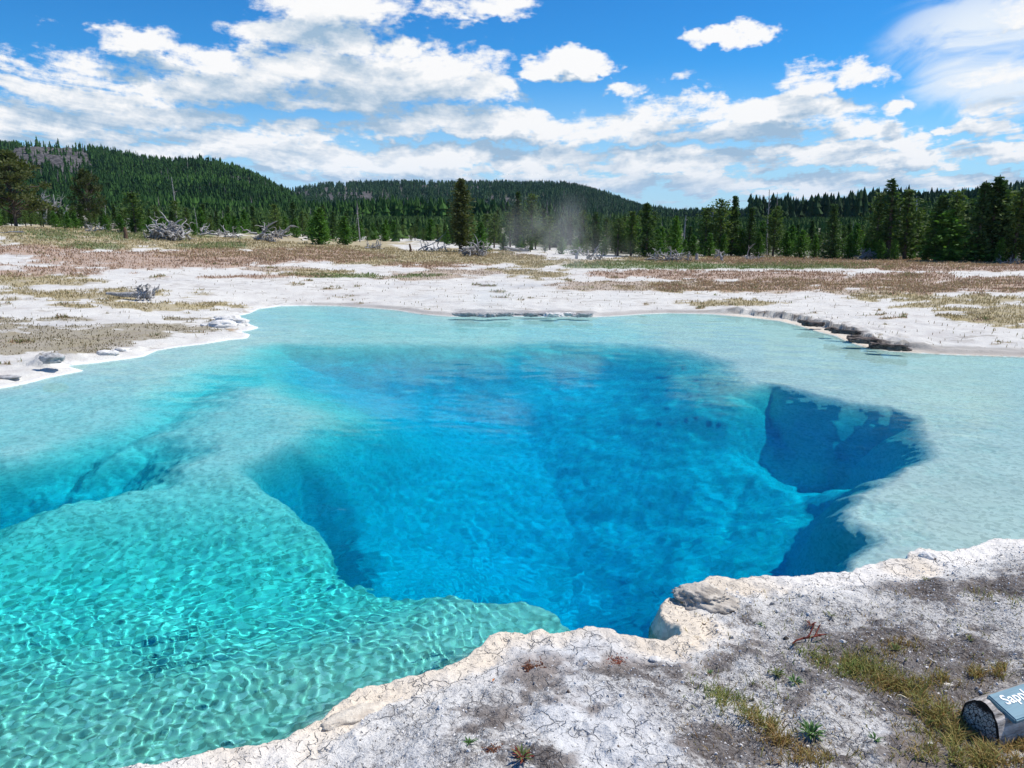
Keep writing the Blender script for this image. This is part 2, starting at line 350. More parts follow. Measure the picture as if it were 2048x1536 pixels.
SPEC_A = []  # land patches by direction: px, py, rx, ry, kind, strength
PATCH = [
 # olive / yellow dry grass
 (100,462,160,16,'dry',1.2),(250,480,260,18,'dry',1.1),(430,486,240,16,'dry',1.2),(700,508,330,12,'dry',1.2),(600,490,260,10,'dry',.7),(900,520,260,10,'dry',.9),
 (1180,524,220,8,'dry',.9),(1500,520,420,8,'dry',.9),(1750,528,240,8,'dry',.8),(60,560,120,12,'dry',.7),(150,590,200,10,'dry',.5),(640,548,90,7,'dry',.5),
 (1990,628,110,22,'dry',.9),(2040,640,90,20,'dry',.9),(1900,600,160,14,'dry',.5),(300,612,160,8,'dry',.6),(1450,605,90,6,'dry',.6),(1060,545,70,14,'dry',.6),(1760,572,420,14,'dry',.5),
 # green
 (1290,530,170,8,'green',1.1),(1560,532,180,6,'green',.9),(180,492,60,7,'green',1.0),(420,492,70,6,'green',.9),(240,470,200,10,'green',.5),(720,552,120,5,'green',.5),
 # red
 (280,515,190,12,'red',1.2),(560,512,180,14,'red',1.25),(430,505,120,8,'red',.8),(60,500,120,9,'red',.9),(640,505,60,9,'red',1.0),(300,528,200,9,'red',.8),
 (110,540,140,10,'red',.6),(1290,548,120,8,'red',1.1),(1480,552,160,10,'red',.9),(1700,560,300,14,'red',1.0),(1950,570,220,16,'red',.9),(1720,522,380,7,'red',1.1),
 (1960,533,220,9,'red',1.1),(880,530,90,5,'red',.5),(500,553,110,4,'red',.6),(1600,575,260,8,'red',.6),
 # tan flats
 (1260,572,150,9,'tan',1.2),(1450,570,160,8,'tan',1.0),(830,553,110,7,'tan',1.0),(560,538,70,5,'tan',1.2),(950,545,150,6,'tan',.7),
 (1700,582,260,7,'tan',.7),(480,520,140,6,'tan',.7),(1400,522,220,4,'tan',.8),(980,512,130,6,'tan',.7),
 # brown algal mats by the left shore
 (60,690,180,18,'mat',1.3),(180,668,150,12,'mat',1.2),(300,655,120,10,'mat',1.0),(420,640,90,7,'mat',.7),(100,655,120,7,'mat',.6),(20,672,70,10,'mat',.8),(60,640,120,5,'mat',.5),
 (1930,632,60,12,'mat',.7),(1560,660,60,5,'mat',.0),
]
KCOL = {'dry': (0.36,0.285,0.12), 'green': (0.17,0.21,0.07), 'red': (0.40,0.26,0.175), 'tan': (0.42,0.315,0.22), 'mat': (0.27,0.225,0.135)}
def px_of(x, y, z):
    u = x; f = y*math.cos(PITCH)-(z-CAM_H)*math.sin(PITCH); v = y*math.sin(PITCH)+(z-CAM_H)*math.cos(PITCH)
    f = np.maximum(f, 1e-3); return 1024+FPX*u/f, 768-FPX*v/f
def patch_masks(x, y, z):
    """cover of each plant kind on the ground: ellipses on the land with broken edges"""
    P, Q = px_of(x, y, np.minimum(z, 2.2))
    P = np.clip(P, -60, 2110)      # beyond the sides the same bands simply go on
    n = fbm(P*1.0, Q*6.0, 0.012, 5, 61); m = fbm(x, y, 1.7, 4, 62); st = fbm(P, Q*9, 0.03, 4, 63)
    out = {}
    for k in KCOL:
        acc = np.full(x.shape, -9.0)
        for (px, py, rx, ry, kk, s) in PATCH:
            if kk != k or s == 0: continue
            q = ((P-px)/rx)**2 + ((Q-py)/ry)**2
            np.maximum(acc, s*(1.0-0.8*q), out=acc)
        out[k] = sstep(0.0, 0.34, np.maximum(acc, -.6) + .04 + 0.75*n + 0.42*m + 0.75*st)
    return out
def build_ground():
    rs = radii(1.0, 2600, 0.0125, 0.0032, 26, 0.011)
    fine = np.arange(-0.70, 0.7001, 0.00235)
    coarse = np.arange(0.70, 2*math.pi-0.70, 0.05)[1:]
    az = np.concatenate([fine, coarse, [2*math.pi-0.70]])
    A, R = np.meshgrid(az, rs); x = (R*np.sin(A)).ravel(); y = (R*np.cos(A)).ravel()
    z, s, hs, ck = terrain(x, y)
    r = np.hypot(x, y)
    pm = patch_masks(x, y, z)
    n1 = fbm(x, y, .7, 4, 71); n2 = fbm(x, y, 3.1, 5, 72); n3 = fbm(x, y, 13, 3, 73)
    N = len(x)
    white = np.array((0.78,0.765,0.725)); cream = np.array((0.72,0.61,0.47)); grey = np.array((0.50,0.495,0.485))
    col = np.tile(white, (N, 1))
    def lay(c, w):
        nonlocal col; w = np.clip(w, 0, 1)[:, None]; col = col*(1-w)+np.array(c)*w
    lay((.665,.64,.585), (r > 9.4)*(s > 0)*.9); lay(grey, 0.55*sstep(0.0, .7, n1+0.5*n2)*(s > 0))
    lay((0.56,0.51,0.46), 0.55*sstep(0, .8, n2+.5*fbm(x, y*3, .5, 3, 75))*(r > 8)); lay((0.66,0.64,0.605), 0.8*(r < 9.4)*(s > 0))
    far = sstep(9, 12, r); P0, Q0 = px_of(x, y, z)
    for k in ('tan', 'mat', 'dry', 'green', 'red'): lay(KCOL[k], pm[k]*0.88*far*(s > 0.1))
    # beyond the meadow: forest floor
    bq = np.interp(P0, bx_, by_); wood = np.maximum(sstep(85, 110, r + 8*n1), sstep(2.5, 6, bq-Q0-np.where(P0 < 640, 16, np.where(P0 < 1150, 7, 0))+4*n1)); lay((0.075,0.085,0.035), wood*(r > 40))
    nearb = (r < 9.4)*(s > 0)
    P, Q = px_of(x, y, z)
    # cream crust along the near rim
    rim = nearb*sstep(.34, .10, s + 0.16*n2 + 0.10*n1)
    crm = sstep(-.35, .25, fbm(x, y, 1.6, 3, 81) + 0.8*np.exp(-((P-900)/330)**2) - 0.5*sstep(1500, 1700, P))
    lay((0.80,0.755,0.69), rim); lay(cream, rim*crm*0.85)
    # gravel, dark crust and plants on the near bank
    gravel = nearb*sstep(.22, .55, s + 0.22*n2)
    smooth = sstep(.05, .5, fbm(x, y, 1.15, 4, 82) + 0.7*np.exp(-((P-1300)/200)**2-((Q-1480)/70)**2) - 0.35*sstep(1250, 1500, P)+.05)
    gravel = gravel*(1-0.85*smooth)
    lay((0.60,0.61,0.63), nearb*(1-rim)*smooth*0.5)
    dk = np.zeros(N)
    for (px, py, rx, ry, q) in [(1720,1330,150,70,1.0),(1590,1280,120,50,.55),(1450,1490,130,60,.9),(1060,1330,60,30,1.0),(1240,1325,60,28,.75),(1850,1180,150,30,.8),(1980,1170,110,35,.9),
        (1840,1380,130,60,.9),(1600,1400,120,50,.5),(960,1450,110,50,.5),(1000,1510,160,40,.6),(1150,1400,110,50,.45),(1500,1270,110,40,.6),(1850,1500,120,60,.7),(1930,1290,120,50,.6),(1420,1330,90,40,.5)]:
        dk = np.maximum(dk, q*np.exp(-(((P-px)/rx)**2+((Q-py)/ry)**2)))
    dark = nearb*sstep(.22, .62, dk+0.55*n2+0.30*n3+.25*n1)*sstep(.12, .4, s)
    lay((0.215,0.165,0.135), dark*0.85)
    # waterline: bleached rim, damp grey foot of the far shore, ledge faces with their shade painted in
    wl = (r > 9.4)*(s > 0)
    azd = np.degrees(np.arctan2(x, y))
    lay((0.86,0.845,0.82), wl*sstep(.22, .02, s)*sstep(-12, -17, azd))
    lay((0.72,0.62,0.49), wl*sstep(.55, .02, s)*sstep(13, 17, azd))
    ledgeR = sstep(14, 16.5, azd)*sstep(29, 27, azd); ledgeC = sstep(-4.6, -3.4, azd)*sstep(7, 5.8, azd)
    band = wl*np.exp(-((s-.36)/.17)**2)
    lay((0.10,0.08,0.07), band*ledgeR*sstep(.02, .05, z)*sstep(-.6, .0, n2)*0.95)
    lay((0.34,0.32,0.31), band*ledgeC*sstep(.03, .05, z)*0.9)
    wet = wl*sstep(0.0, .08, s)*sstep(.55, .2, s)*sstep(-18, -12, azd)*(1-ledgeR)*(1-ledgeC)
    lay((0.36,0.33,0.30), wet*0.75)
    lay((0.36,0.33,0.29), wl*sstep(.3, .45, s)*sstep(.8, .5, s)*sstep(26.5, 28, azd)*0.8)
    # the pool floor: white sinter, ochre-green sediment on the near shelf
    uw = s <= 0
    nl = sstep(1.5, -1.2, x)*sstep(8.5, 5.5, y)
    col[uw] = (0.82,0.82,0.78); lay((0.76,0.80,0.86), uw*sstep(-.6, -1.6, z))
    lay((0.74,0.87,0.71), uw*nl*0.9*(z > -1.2)); lay((0.40,0.52,0.42), uw*nl*sstep(5.6, 3.8, y)*.75); lay((0.40,0.50,0.42), uw*sstep(5.8, 4.8, y)*(1-nl)*(x < 2.5)*.8)
    pass
    lay((0.58,0.56,0.44), uw*sstep(2.6, 4, x)*(z > -.6)*0.25)
    spk = np.clip(gravel, 0, 1)
    vegd = far*(s > .1)*np.clip(pm['dry']+pm['red']+pm['green'], 0, 1)
    F = gridf(len(rs), len(az)); deep = z[F].max(1) < -1.5
    at = {'base': np.clip(col, 0, 1), 'gravel': spk, 'dark': np.clip(dark, 0, 1), 'veg': vegd, 'wet': uw.astype('f'), 'nearb': nearb.astype('f'), 'sparkle_flakes': .50+.50*nl}
    co = np.stack([x, y, z], -1); gm = mat_ground()
    def part(name, f):
        u, inv = np.unique(f, return_inverse=True)
        return mesh_from(name, co[u], inv.reshape(f.shape), [gm], True, {k: v[u] for k, v in at.items()})
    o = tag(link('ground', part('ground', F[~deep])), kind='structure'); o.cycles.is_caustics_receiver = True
    tag(link('pool_basin', part('pool_basin', F[deep])), kind='structure').cycles.is_caustics_receiver = True
    return o
def mat_ground():
    m, n, b = mat('sinter_ground'); g = n.new('ShaderNodeNewGeometry').outputs['Position']
    base = n.attr('base', 'Color'); gr = n.attr('gravel'); dk = n.attr('dark'); wet = n.attr('wet'); veg = n.attr('veg'); nb = n.attr('nearb')
    sp = n.noise(g, 62, 3, 0.65); sp2 = n.noise(g, 24, 4, 0.65); big = n.noise(g, 5, 4, .55)
    cell = n.voro(g, 60, 'F1', 1); cellf = n.voro(g, 60, 'F1', 0)
    cs = n.new('ShaderNodeSeparateColor'); n.put(cs.inputs[0], cell)
    # dark gaps between the flakes
    thr = n.m('SUBTRACT', 0.56, n.m('MULTIPLY', dk, 0.14)); thr = n.m('SUBTRACT', thr, n.m('MULTIPLY', n.m('SUBTRACT', big, .5), .22))
    gap = n.m('MULTIPLY', n.rng(n.m('SUBTRACT', n.m('ADD', n.m('MULTIPLY', sp, .6), n.m('MULTIPLY', sp2, .4)), n.m('MULTIPLY', cs.outputs[0], .05)), n.m('SUBTRACT', thr, .10), thr), gr)
    gap = n.m('MULTIPLY', gap, n.m('ADD', .86, n.m('MULTIPLY', dk, .14)))
    c = n.mix(gap, base, n.mix(dk, (0.17,0.155,0.15), (0.075,0.055,0.045)))
    # flake tone
    c = n.mix(n.m('MULTIPLY', n.m('MULTIPLY', cs.outputs[1], gr), .50), c, (0.36,0.34,0.325))
    # fine cracks in the crust
    wv = n.new('ShaderNodeVectorMath', operation='ADD'); n.put(wv.inputs[0], g)
    nz = n.new('ShaderNodeTexNoise'); nz.inputs['Scale'].default_value = 9; nz.inputs['Detail'].default_value = 3; n.put(nz.inputs['Vector'], g)
    sc_ = n.new('ShaderNodeVectorMath', operation='SCALE'); n.put(sc_.inputs[0], nz.outputs[1]); sc_.inputs[3].default_value = .12
    n.put(wv.inputs[1], sc_.outputs[0])
    ed = n.voro(wv.outputs[0], 7.5, 'DISTANCE_TO_EDGE', 0); ed2 = n.voro(wv.outputs[0], 21, 'DISTANCE_TO_EDGE', 0)
    crack = n.m('MAXIMUM', n.m('MULTIPLY', n.rng(ed, .035, 0.0), n.rng(big, .47, .6)), n.m('MULTIPLY', n.rng(ed2, .06, 0), n.m('MULTIPLY', n.rng(sp2, .5, .62), .8)))
    dry = n.m('SUBTRACT', 1, wet)
    cm = n.m('MULTIPLY', n.m('MULTIPLY', crack, nb), dry)
    c = n.mix(n.m('MULTIPLY', cm, .24), c, (0.22,0.19,0.175))
    # far land: small dark tufts and stones, streaky soil
    farm = n.m('MULTIPLY', n.m('SUBTRACT', 1, nb), dry)
    t = n.m('MULTIPLY', n.rng(n.noise(g, 6.5, 5, .7), .60, .72), farm)
    c = n.mix(n.m('MULTIPLY', t, .6), c, (0.21,0.175,0.14))
    c = n.mix(n.m('MULTIPLY', n.m('MULTIPLY', n.rng(n.noise(g, 2.1, 5, .7), .42, .62), farm), .32), c, n.mix(.5, base, (0.40,0.36,0.33)))
    mq = n.new('ShaderNodeMapping'); n.put(mq.inputs[0], g); mq.inputs[3].default_value = (.55, 1.5, 1)
    sk_ = n.m('MULTIPLY', n.rng(n.noise(mq.outputs[0], 1.6, 7, .72), .555, .62), farm)
    c = n.mix(n.m('MULTIPLY', sk_, .62), c, n.mix(n.noise(g, 3, 2, .5), (.20,.16,.125), (.42,.37,.31)))
    # submerged floor: sediment flakes, light and dark cells also painting in caustic sparkle
    f2 = n.voro(wv.outputs[0], 26, 'F1', 1); fs = n.new('ShaderNodeSeparateColor'); n.put(fs.inputs[0], f2)
    c = n.mix(n.m('MULTIPLY', n.m('MULTIPLY', n.rng(fs.outputs[0], .3, .9), wet), n.m('MULTIPLY', n.attr('sparkle_flakes'), .72)), c, n.mix(.75, c, (0.08,0.12,0.08)))
    c = n.mix(n.m('MULTIPLY', n.m('MULTIPLY', n.rng(fs.outputs[1], .74, .84), wet), n.m('MULTIPLY', n.attr('sparkle_flakes'), .75)), c, (0.86,0.84,0.76))
    c = n.mix(n.m('MULTIPLY', n.m('MULTIPLY', n.rng(n.noise(g, 2.0, 5, .6), .50, .68), wet), .12), c, (0.42,0.46,0.40))
    # broad tone variation
    c = n.mix(n.m('MULTIPLY', n.rng(n.noise(g, 1.3, 5, .6), .35, .7), .24), c, (0.45,0.42,0.40))
    n.put(b.inputs['Base Color'], c); b.inputs['Roughness'].default_value = .92; b.inputs['Specular IOR Level'].default_value = .25
    hgt = n.m('ADD', n.m('MULTIPLY', sp2, .8), n.m('MULTIPLY', n.m('ADD', sp, n.m('MULTIPLY', cs.outputs[0], .7)), n.m('ADD', .25, gr)))
    hgt = n.m('SUBTRACT', hgt, n.m('MULTIPLY', cm, .8))
    bp = n.new('ShaderNodeBump'); bp.inputs['Distance'].default_value = .020; n.put(bp.inputs['Strength'], n.m('MULTIPLY', .95, dry))
    n.put(bp.inputs['Height'], hgt); n.put(b.inputs['Normal'], bp.outputs[0])
    return m
CANOPY = [(-400,395),(0,400),(100,395),(300,402),(400,400),(500,405),(600,402),(700,418),(800,425),(900,425),(1000,405),(1100,415),(1200,418),(1290,414),(1330,436),(1380,440),(1450,418),
 (1500,432),(1560,424),(1600,434),(1650,432),(1720,424),(1760,400),(1830,385),(1900,395),(1970,372),(2048,372),(2400,360)]
BASE = [(-400,448),(0,452),(100,456),(200,462),(300,472),(420,470),(500,468),(600,476),(700,484),(800,482),(900,490),(1000,500),(1100,508),(1180,512),(1250,514),(1500,513),(1700,519),(1900,524),(2048,527),(2400,535)]
cx_, cy_ = zip(*CANOPY); bx_, by_ = zip(*BASE)
ground = build_ground()

# ------------------------------------------------------------------ the water: a rippled surface and the absorbing body under it
def build_water():
    rs = radii(1.8, 34, 0.0088, 0.0026, 60, 0.01)
    az = np.arange(-1.05, 0.95, 0.0023)
    A, R = np.meshgrid(az, rs); x = (R*np.sin(A)).ravel(); y = (R*np.cos(A)).ravel(); r = R.ravel()
    rg = np.random.default_rng(5)
    z = np.zeros(x.shape); wx = x+0.25*fbm(x, y, .9, 2, 91); wy = y+0.25*fbm(x, y, .9, 2, 92)
    for i in range(80):
        g = (i % 4) % 3
        lam = (rg.uniform(.042, .095), rg.uniform(.11, .28), rg.uniform(.36, 1.0))[g]
        a = rg.normal(1.35, (1.0, .8, .5)[g]); k = 2*math.pi/lam
        amp = lam*(0.0024, .0012, .0010)[g]*rg.uniform(.5, 1)
        # waves too short for the mesh out there die away
        fade = sstep(lam/0.0105, lam/0.016, r)
        z += amp*fade*np.sin(k*(wx*math.cos(a)+wy*math.sin(a))+rg.uniform(0, 6.28))
    calm = 0.75+0.25*sstep(-.5, .6, fbm(x, y, .45, 3, 95))
    strong = 1.0 + 0.25*sstep(1.0, -1.5, x)*sstep(8, 5, y)
    hs = sdist(HOLE, x, y); calmhole = 1-.38*sstep(.3, -.6, hs); z *= calm*strong*0.85*calmhole*(1-.35*sstep(6.5, 9, r))
    me = mesh_from('pool_water', np.stack([x, y, z], -1), gridf(len(rs), len(az)), [], True)
    m = bpy.data.materials.new('pool_water'); m.use_nodes = True; n = NT(m.node_tree); m.node_tree.nodes.clear()
    g = n.new('ShaderNodeBsdfRefraction'); g.inputs['IOR'].default_value = 1.33; g.inputs['Roughness'].default_value = 0.0
    gl = n.new('ShaderNodeBsdfGlossy'); gl.inputs['Roughness'].default_value = 0.07; fr = n.new('ShaderNodeFresnel'); fr.inputs['IOR'].default_value = 1.33
    mx = n.new('ShaderNodeMixShader'); n.put(mx.inputs[0], n.m('MULTIPLY', fr.outputs[0], .6)); n.put(mx.inputs[1], g.outputs[0]); n.put(mx.inputs[2], gl.outputs[0])
    o = n.new('ShaderNodeOutputMaterial'); n.put(o.inputs['Surface'], mx.outputs[0])
    me.materials.append(m)
    w = tag(link('water', me), kind='structure'); w.cycles.is_caustics_caster = True
    # body: blue-green absorption, its top a finger above the ripples, its walls inside the banks
    xs = [p[0] for p in SHORE]; ys = [p[1] for p in SHORE]
    bm = bmesh.new()
    pts = SHORE
    cx, cy = 1.0, 9.0
    top = [bm.verts.new((px+(px-cx)*.004, py+(py-cy)*.004, 0.012)) for px, py in pts]; bot = [bm.verts.new((px+(px-cx)*.004, py+(py-cy)*.004, -14)) for px, py in pts]
    bm.faces.new(top); bm.faces.new(bot[::-1])
    for i in range(len(pts)):
        j = (i+1) % len(pts); bm.faces.new((top[i], bot[i], bot[j], top[j]))
    bmesh.ops.recalc_face_normals(bm, faces=bm.faces)
    bmesh.ops.triangulate(bm, faces=bm.faces)
    vb = bpy.data.meshes.new('water_body'); bm.to_mesh(vb)
    vm = bpy.data.materials.new('water_body'); vm.use_nodes = True; vn = NT(vm.node_tree); vm.node_tree.nodes.clear()
    va = vn.new('ShaderNodeVolumeAbsorption'); va.inputs[0].default_value = (0.0, 0.952, 0.9875, 1); va.inputs[1].default_value = 2.6
    vo = vn.new('ShaderNodeOutputMaterial'); vn.put(vo.inputs['Volume'], va.outputs[0]); vb.materials.append(vm)
    tag(link('water_body', vb), kind='structure')
build_water()

# ------------------------------------------------------------------ hills
TE = lambda px, py: T(px, py)
def ridge(pts, lower=0.0):
    t = np.array([TE(a, b+lower) for a, b in pts]); o = np.argsort(t[:, 0]); return t[o, 0], t[o, 1]
def hill_fn(pts, y0, y1, lower, z0=2.0, back=0.35, seed=0):
    X_, E_ = ridge(pts, lower)
    def f(X, y):
        top = np.interp(X, X_, E_)*y1 + CAM_H
        t = np.clip((y-y0)/(y1-y0), 0, 1); b = np.clip((y-y1)/(y1*back), 0, 1)
        z = z0 + (top-z0)*(0.25*t+0.75*t*t*(3-2*t))*(1-0.9*b)
        return z + (y1*0.004)*fbm(X*y/ y1*14, y/y1*14, 1.0, 4, seed)*np.sin(np.clip(t, 0, 1)*math.pi)*np.where(top > z0+1, 1, 0)
    return f
HILL_A = [(-700,300),(-300,285),(-60,284),(0,284),(70,283),(130,290),(180,296),(240,303),(300,318),(340,322),(400,319),(450,326),(500,342),(545,365),(580,386),(620,405),(680,440),(740,470),(1100,500)]
HILL_B = [(380,460),(480,420),(560,388),(590,380),(640,371),(700,368),(800,366),(900,367),(1000,366),(1100,368),(1150,372),(1200,385),(1240,401),(1290,418),(1330,429),(1380,436),(1440,446),(1600,470),(1800,490)]
HILL_C = [(1500,480),(1640,455),(1700,432),(1760,410),(1850,403),(1950,392),(2010,380),(2048,370),(2150,350),(2500,320),(2900,340)]
HILL_D = [(900,450),(1200,440),(1350,428),(1440,420),(1560,421),(1640,413),(1740,405),(1800,409),(1900,405),(2100,400),(2600,410)]
hA = hill_fn(HILL_A, 330, 950, 12, 2.2, seed=101); hB = hill_fn(HILL_B, 700, 1700, 5, 2.2, seed=102)
hC = hill_fn(HILL_C, 300, 800, 12, 2.2, seed=103); hD = hill_fn(HILL_D, 3500, 7000, 0, 2.0, seed=104)
def rock_mask(X, y, z, which):
    P, Q = px_of(X*y, y, z)
    n = fbm(P, Q*.35, .035, 4, 111); m = np.zeros(P.shape)
    R = {'A': [(100,315,75,24,1.3),(150,330,45,26,1.0),(50,320,40,18,.7),(475,360,30,7,.9),(380,337,22,4,.7),(265,348,10,4,.8),(520,400,20,8,.5),(330,325,60,10,.35)],
         'B': [(680,390,110,18,.9),(760,400,70,22,.75),(900,380,120,10,.5),(1000,405,60,14,.9),(960,378,50,6,.9),(1150,428,160,10,.95),(1160,388,10,4,1.1),(800,440,120,14,.5),(1290,440,60,8,.8),(620,380,40,8,.8)], 'C': [], 'D': []}[which]
    for a, b, rx, ry, s in R: m = np.maximum(m, s*np.exp(-(((P-a)/rx)**2+((Q-b)/ry)**2)))
    if which == 'B': n = 1.0*fbm(P, Q*.30, .09, 4, 112)
    return sstep(.32, .5, m*(.85 if which == 'B' else 1)+(.42 if which == 'A' else .55)*n)
def mat_hill():
    m, n, b = mat('hillside_soil'); g = n.new('ShaderNodeNewGeometry').outputs['Position']
    rk = n.attr('rock'); w = n.noise(g, .06, 5, .65); w2 = n.noise(g, .35, 4, .6)
    rc = n.mix(n.rng(w2, .35, .65), (0.04,0.038,0.04), (0.15,0.14,0.138)); c = n.mix(rk, n.mix(w, (0.020,0.035,0.016), (0.05,0.065,0.028)), rc)
    n.put(b.inputs['Base Color'], c); b.inputs['Roughness'].default_value = 1; b.inputs['Specular IOR Level'].default_value = .1
    return m
HM = mat_hill()
HILLS = {}
for nm, f, x0, x1, y0, y1, ny in (('A', hA, -1.6, .12, 330, 1250, 130), ('B', hB, -.5, .55, 700, 2200, 130), ('C', hC, .25, 1.4, 300, 1050, 90), ('D', hD, -.1, 1.2, 3500, 9000, 40)):
    Xg = np.arange(x0, x1, .004 if nm != 'D' else .01); yg = np.linspace(y0, y1, ny)
    XX, YY = np.meshgrid(Xg, yg); Z = f(XX, YY); rk = rock_mask(XX, YY, Z, nm)
    if nm in 'AB': Z = Z + rk*6*fbm(XX*YY, YY, .03, 3, 131)
    me = mesh_from('hill', np.stack([(XX*YY).ravel(), YY.ravel(), Z.ravel()-0.5], -1), gridf(ny, len(Xg)), [HM], True, {'rock': rk.ravel()})
    tag(link('hill', me), kind='structure'); HILLS[nm] = f
# ------------------------------------------------------------------ forest masses
def mat_leaf(name, a, b_, rough=.75, rand=.35, trans=.25):
    m, n, b = mat(name); t = n.attr('tone')
    oi = n.new('ShaderNodeObjectInfo').outputs['Random']
    c = n.mix(n.m('ADD', n.m('MULTIPLY', t, 1-rand), n.m('MULTIPLY', oi, rand)), a, b_)
    n.put(b.inputs['Base Color'], c); b.inputs['Roughness'].default_value = rough; b.inputs['Specular IOR Level'].default_value = .3
    tr = n.new('ShaderNodeBsdfTranslucent'); n.put(tr.inputs[0], n.mix(1.0, c, (1.3,1.5,.7), 'MULTIPLY'))
    mx = n.new('ShaderNodeMixShader'); mx.inputs[0].default_value = trans
    out = [q for q in m.node_tree.nodes if q.type == 'OUTPUT_MATERIAL'][0]
    n.put(mx.inputs[1], b.outputs[0]); n.put(mx.inputs[2], tr.outputs[0]); n.put(out.inputs[0], mx.outputs[0])
    return m
def mat_farwood():
    m, n, b = mat('far_conifers'); c = n.attr('tint', 'Color'); n.put(b.inputs['Base Color'], c)
    b.inputs['Roughness'].default_value = .9; b.inputs['Specular IOR Level'].default_value = .15; return m
def far_proto(k, rg):
    """low conifer: stacked ragged skirts round a stem, unit height"""
    co = [(0, 0, 0), (0.012, 0, 0), (0, .012, .5)]; fa = [(0, 1, 2)]
    lay = 5 if k else 4
    for i in range(lay):
        z0 = .08+.84*i/lay; z1 = z0+.30*(1-.3*i/lay); rr = (.17+.05*rg.random())*(1-i/(lay+.6))**.8; s = 6
        a0 = rg.random()*6; top = len(co); co.append((rg.normal(0, .01), rg.normal(0, .01), min(z1, 1)))
        ring = []
        for j in range(s):
            a = a0+j*2*math.pi/s+rg.normal(0, .2); q = rr*rg.uniform(.35, 1.35); ring.append(len(co)); co.append((q*math.cos(a), q*math.sin(a), z0-.05*rg.random()))
        for j in range(s):
            fa.append((ring[j], ring[(j+1) % s], top))
    return np.array(co), np.array(fa)
def scatter(name, protos, P, H, W, tint, rg, material):
    cs, fs, ts = [], [], []; off = 0; pick = rg.integers(0, len(protos), len(P))
    for k, (co, fa) in enumerate(protos):
        idx = np.where(pick == k)[0]
        if not len(idx): continue
        a = rg.uniform(0, 6.28, len(idx)); c, s = np.cos(a)[:, None], np.sin(a)[:, None]
        w = (H[idx]*W[idx])[:, None]
        X = (co[None, :, 0]*c-co[None, :, 1]*s)*w+P[idx, 0, None]; Y = (co[None, :, 0]*s+co[None, :, 1]*c)*w+P[idx, 1, None]
        Zz = co[None, :, 2]*H[idx][:, None]+P[idx, 2, None]
        cs.append(np.stack([X, Y, Zz], -1).reshape(-1, 3)); fs.append((fa[None]+(np.arange(len(idx))*len(co))[:, None, None]).reshape(-1, 3)+off)
        ts.append(np.repeat(tint[idx], len(co), 0)); off += len(idx)*len(co)
    me = mesh_from(name, np.concatenate(cs), np.concatenate(fs), [material], False, {'tint': np.concatenate(ts)})
    return tag(link(name, me), kind='stuff')
def build_far_forest():
    rg = np.random.default_rng(11); pr = [far_proto(i % 2, rg) for i in range(6)]
    P, H, W, Tn = [], [], [], []
    def add(nm, f, X0, X1, y0, y1, n, h0, h1, cA, cB, sparse=1.0):
        X = rg.uniform(X0, X1, n); y = np.exp(rg.uniform(math.log(y0), math.log(y1), n)); z = f(X, y); rk = rock_mask(X, y, z, nm)
        keep = rg.random(n) > rk*(.86 if nm == 'A' else .72)
        X, y, z = X[keep], y[keep], z[keep]; k = len(X)
        h = rg.uniform(h0, h1, k)*(1+.35*fbm(X*y, y, .02, 2, 141)); w = rg.uniform(.65, 1.45, k)
        t = np.clip(.5+.9*fbm(X*y, y, .012, 3, 142)+rg.normal(0, .26, k), 0, 1)[:, None]
        c = np.array(cA)*(1-t)+np.array(cB)*t
        dead = rg.random(k) < .035; c[dead] = (.20, .175, .16); w[dead] *= .35
        P.append(np.stack([X*y, y, z-.5], -1)); H.append(h); W.append(w); Tn.append(c)
    add('A', hA, -1.1, .05, 335, 990, 24000, 6, 10.5, (.015,.050,.011), (.058,.135,.024))
    add('B', hB, -.36, .33, 720, 1760, 19000, 8, 13, (.018,.052,.019), (.046,.10,.034))
    add('C', hC, .30, 1.0, 310, 830, 6000, 8, 13, (.022,.050,.018), (.055,.105,.030))
    # the flat wood behind the first trees
    n = 9000; px = rg.uniform(-350, 2400, n); y = 75+rg.random(n)**.7*330
    X = np.array([TE(a, 440)[0] for a in px]); top = np.interp(px, cx_, cy_)+rg.uniform(4, 60, n)+np.clip((110-y)*.3, 0, 20)
    E = np.array([TE(a, b)[1] for a, b in zip(px, top)])
    z = terrain(X*y, y, False)[0]; h = np.clip(E*y+CAM_H-z, 2.5, 16); t = np.clip(rg.normal(.45, .3, n), 0, 1)[:, None]
    P.append(np.stack([X*y, y, z-.1], -1)); H.append(h); W.append(rg.uniform(.95, 1.5, n)); Tn.append(np.array((.026,.060,.017))*(1-t)+np.array((.085,.150,.036))*t)
    dd = rg.random(n) < .03; W[-1][dd] *= .25; Tn[-1][dd] = (.26, .235, .21)
    scatter('far_forest', pr, np.concatenate(P), np.concatenate(H), np.concatenate(W), np.concatenate(Tn), rg, mat_farwood())
build_far_forest()

# ------------------------------------------------------------------ conifers one by one
def mat_bark(name, a, b_):
    m, n, b = mat(name); g = n.new('ShaderNodeTexCoord').outputs['Object']
    st = n.new('ShaderNodeMapping'); n.put(st.inputs[0], g); st.inputs[3].default_value = (6, 6, 1.2)
    w = n.noise(st.outputs[0], 6, 5, .65)
    n.put(b.inputs['Base Color'], n.mix(n.rng(w, .35, .65), a, b_)); b.inputs['Roughness'].default_value = .9; b.inputs['Specular IOR Level'].default_value = .2
    bp = n.new('ShaderNodeBump'); bp.inputs['Strength'].default_value = .6; bp.inputs['Distance'].default_value = .02; n.put(bp.inputs['Height'], w); n.put(b.inputs['Normal'], bp.outputs[0])
    return m
M_BARK = mat_bark('conifer_bark', (.06,.045,.035), (.16,.13,.11)); M_DEAD = mat_bark('bleached_wood', (.17,.16,.155), (.54,.52,.50)); M_BROWN = mat_bark('weathered_brown_wood', (.07,.04,.025), (.20,.13,.085))
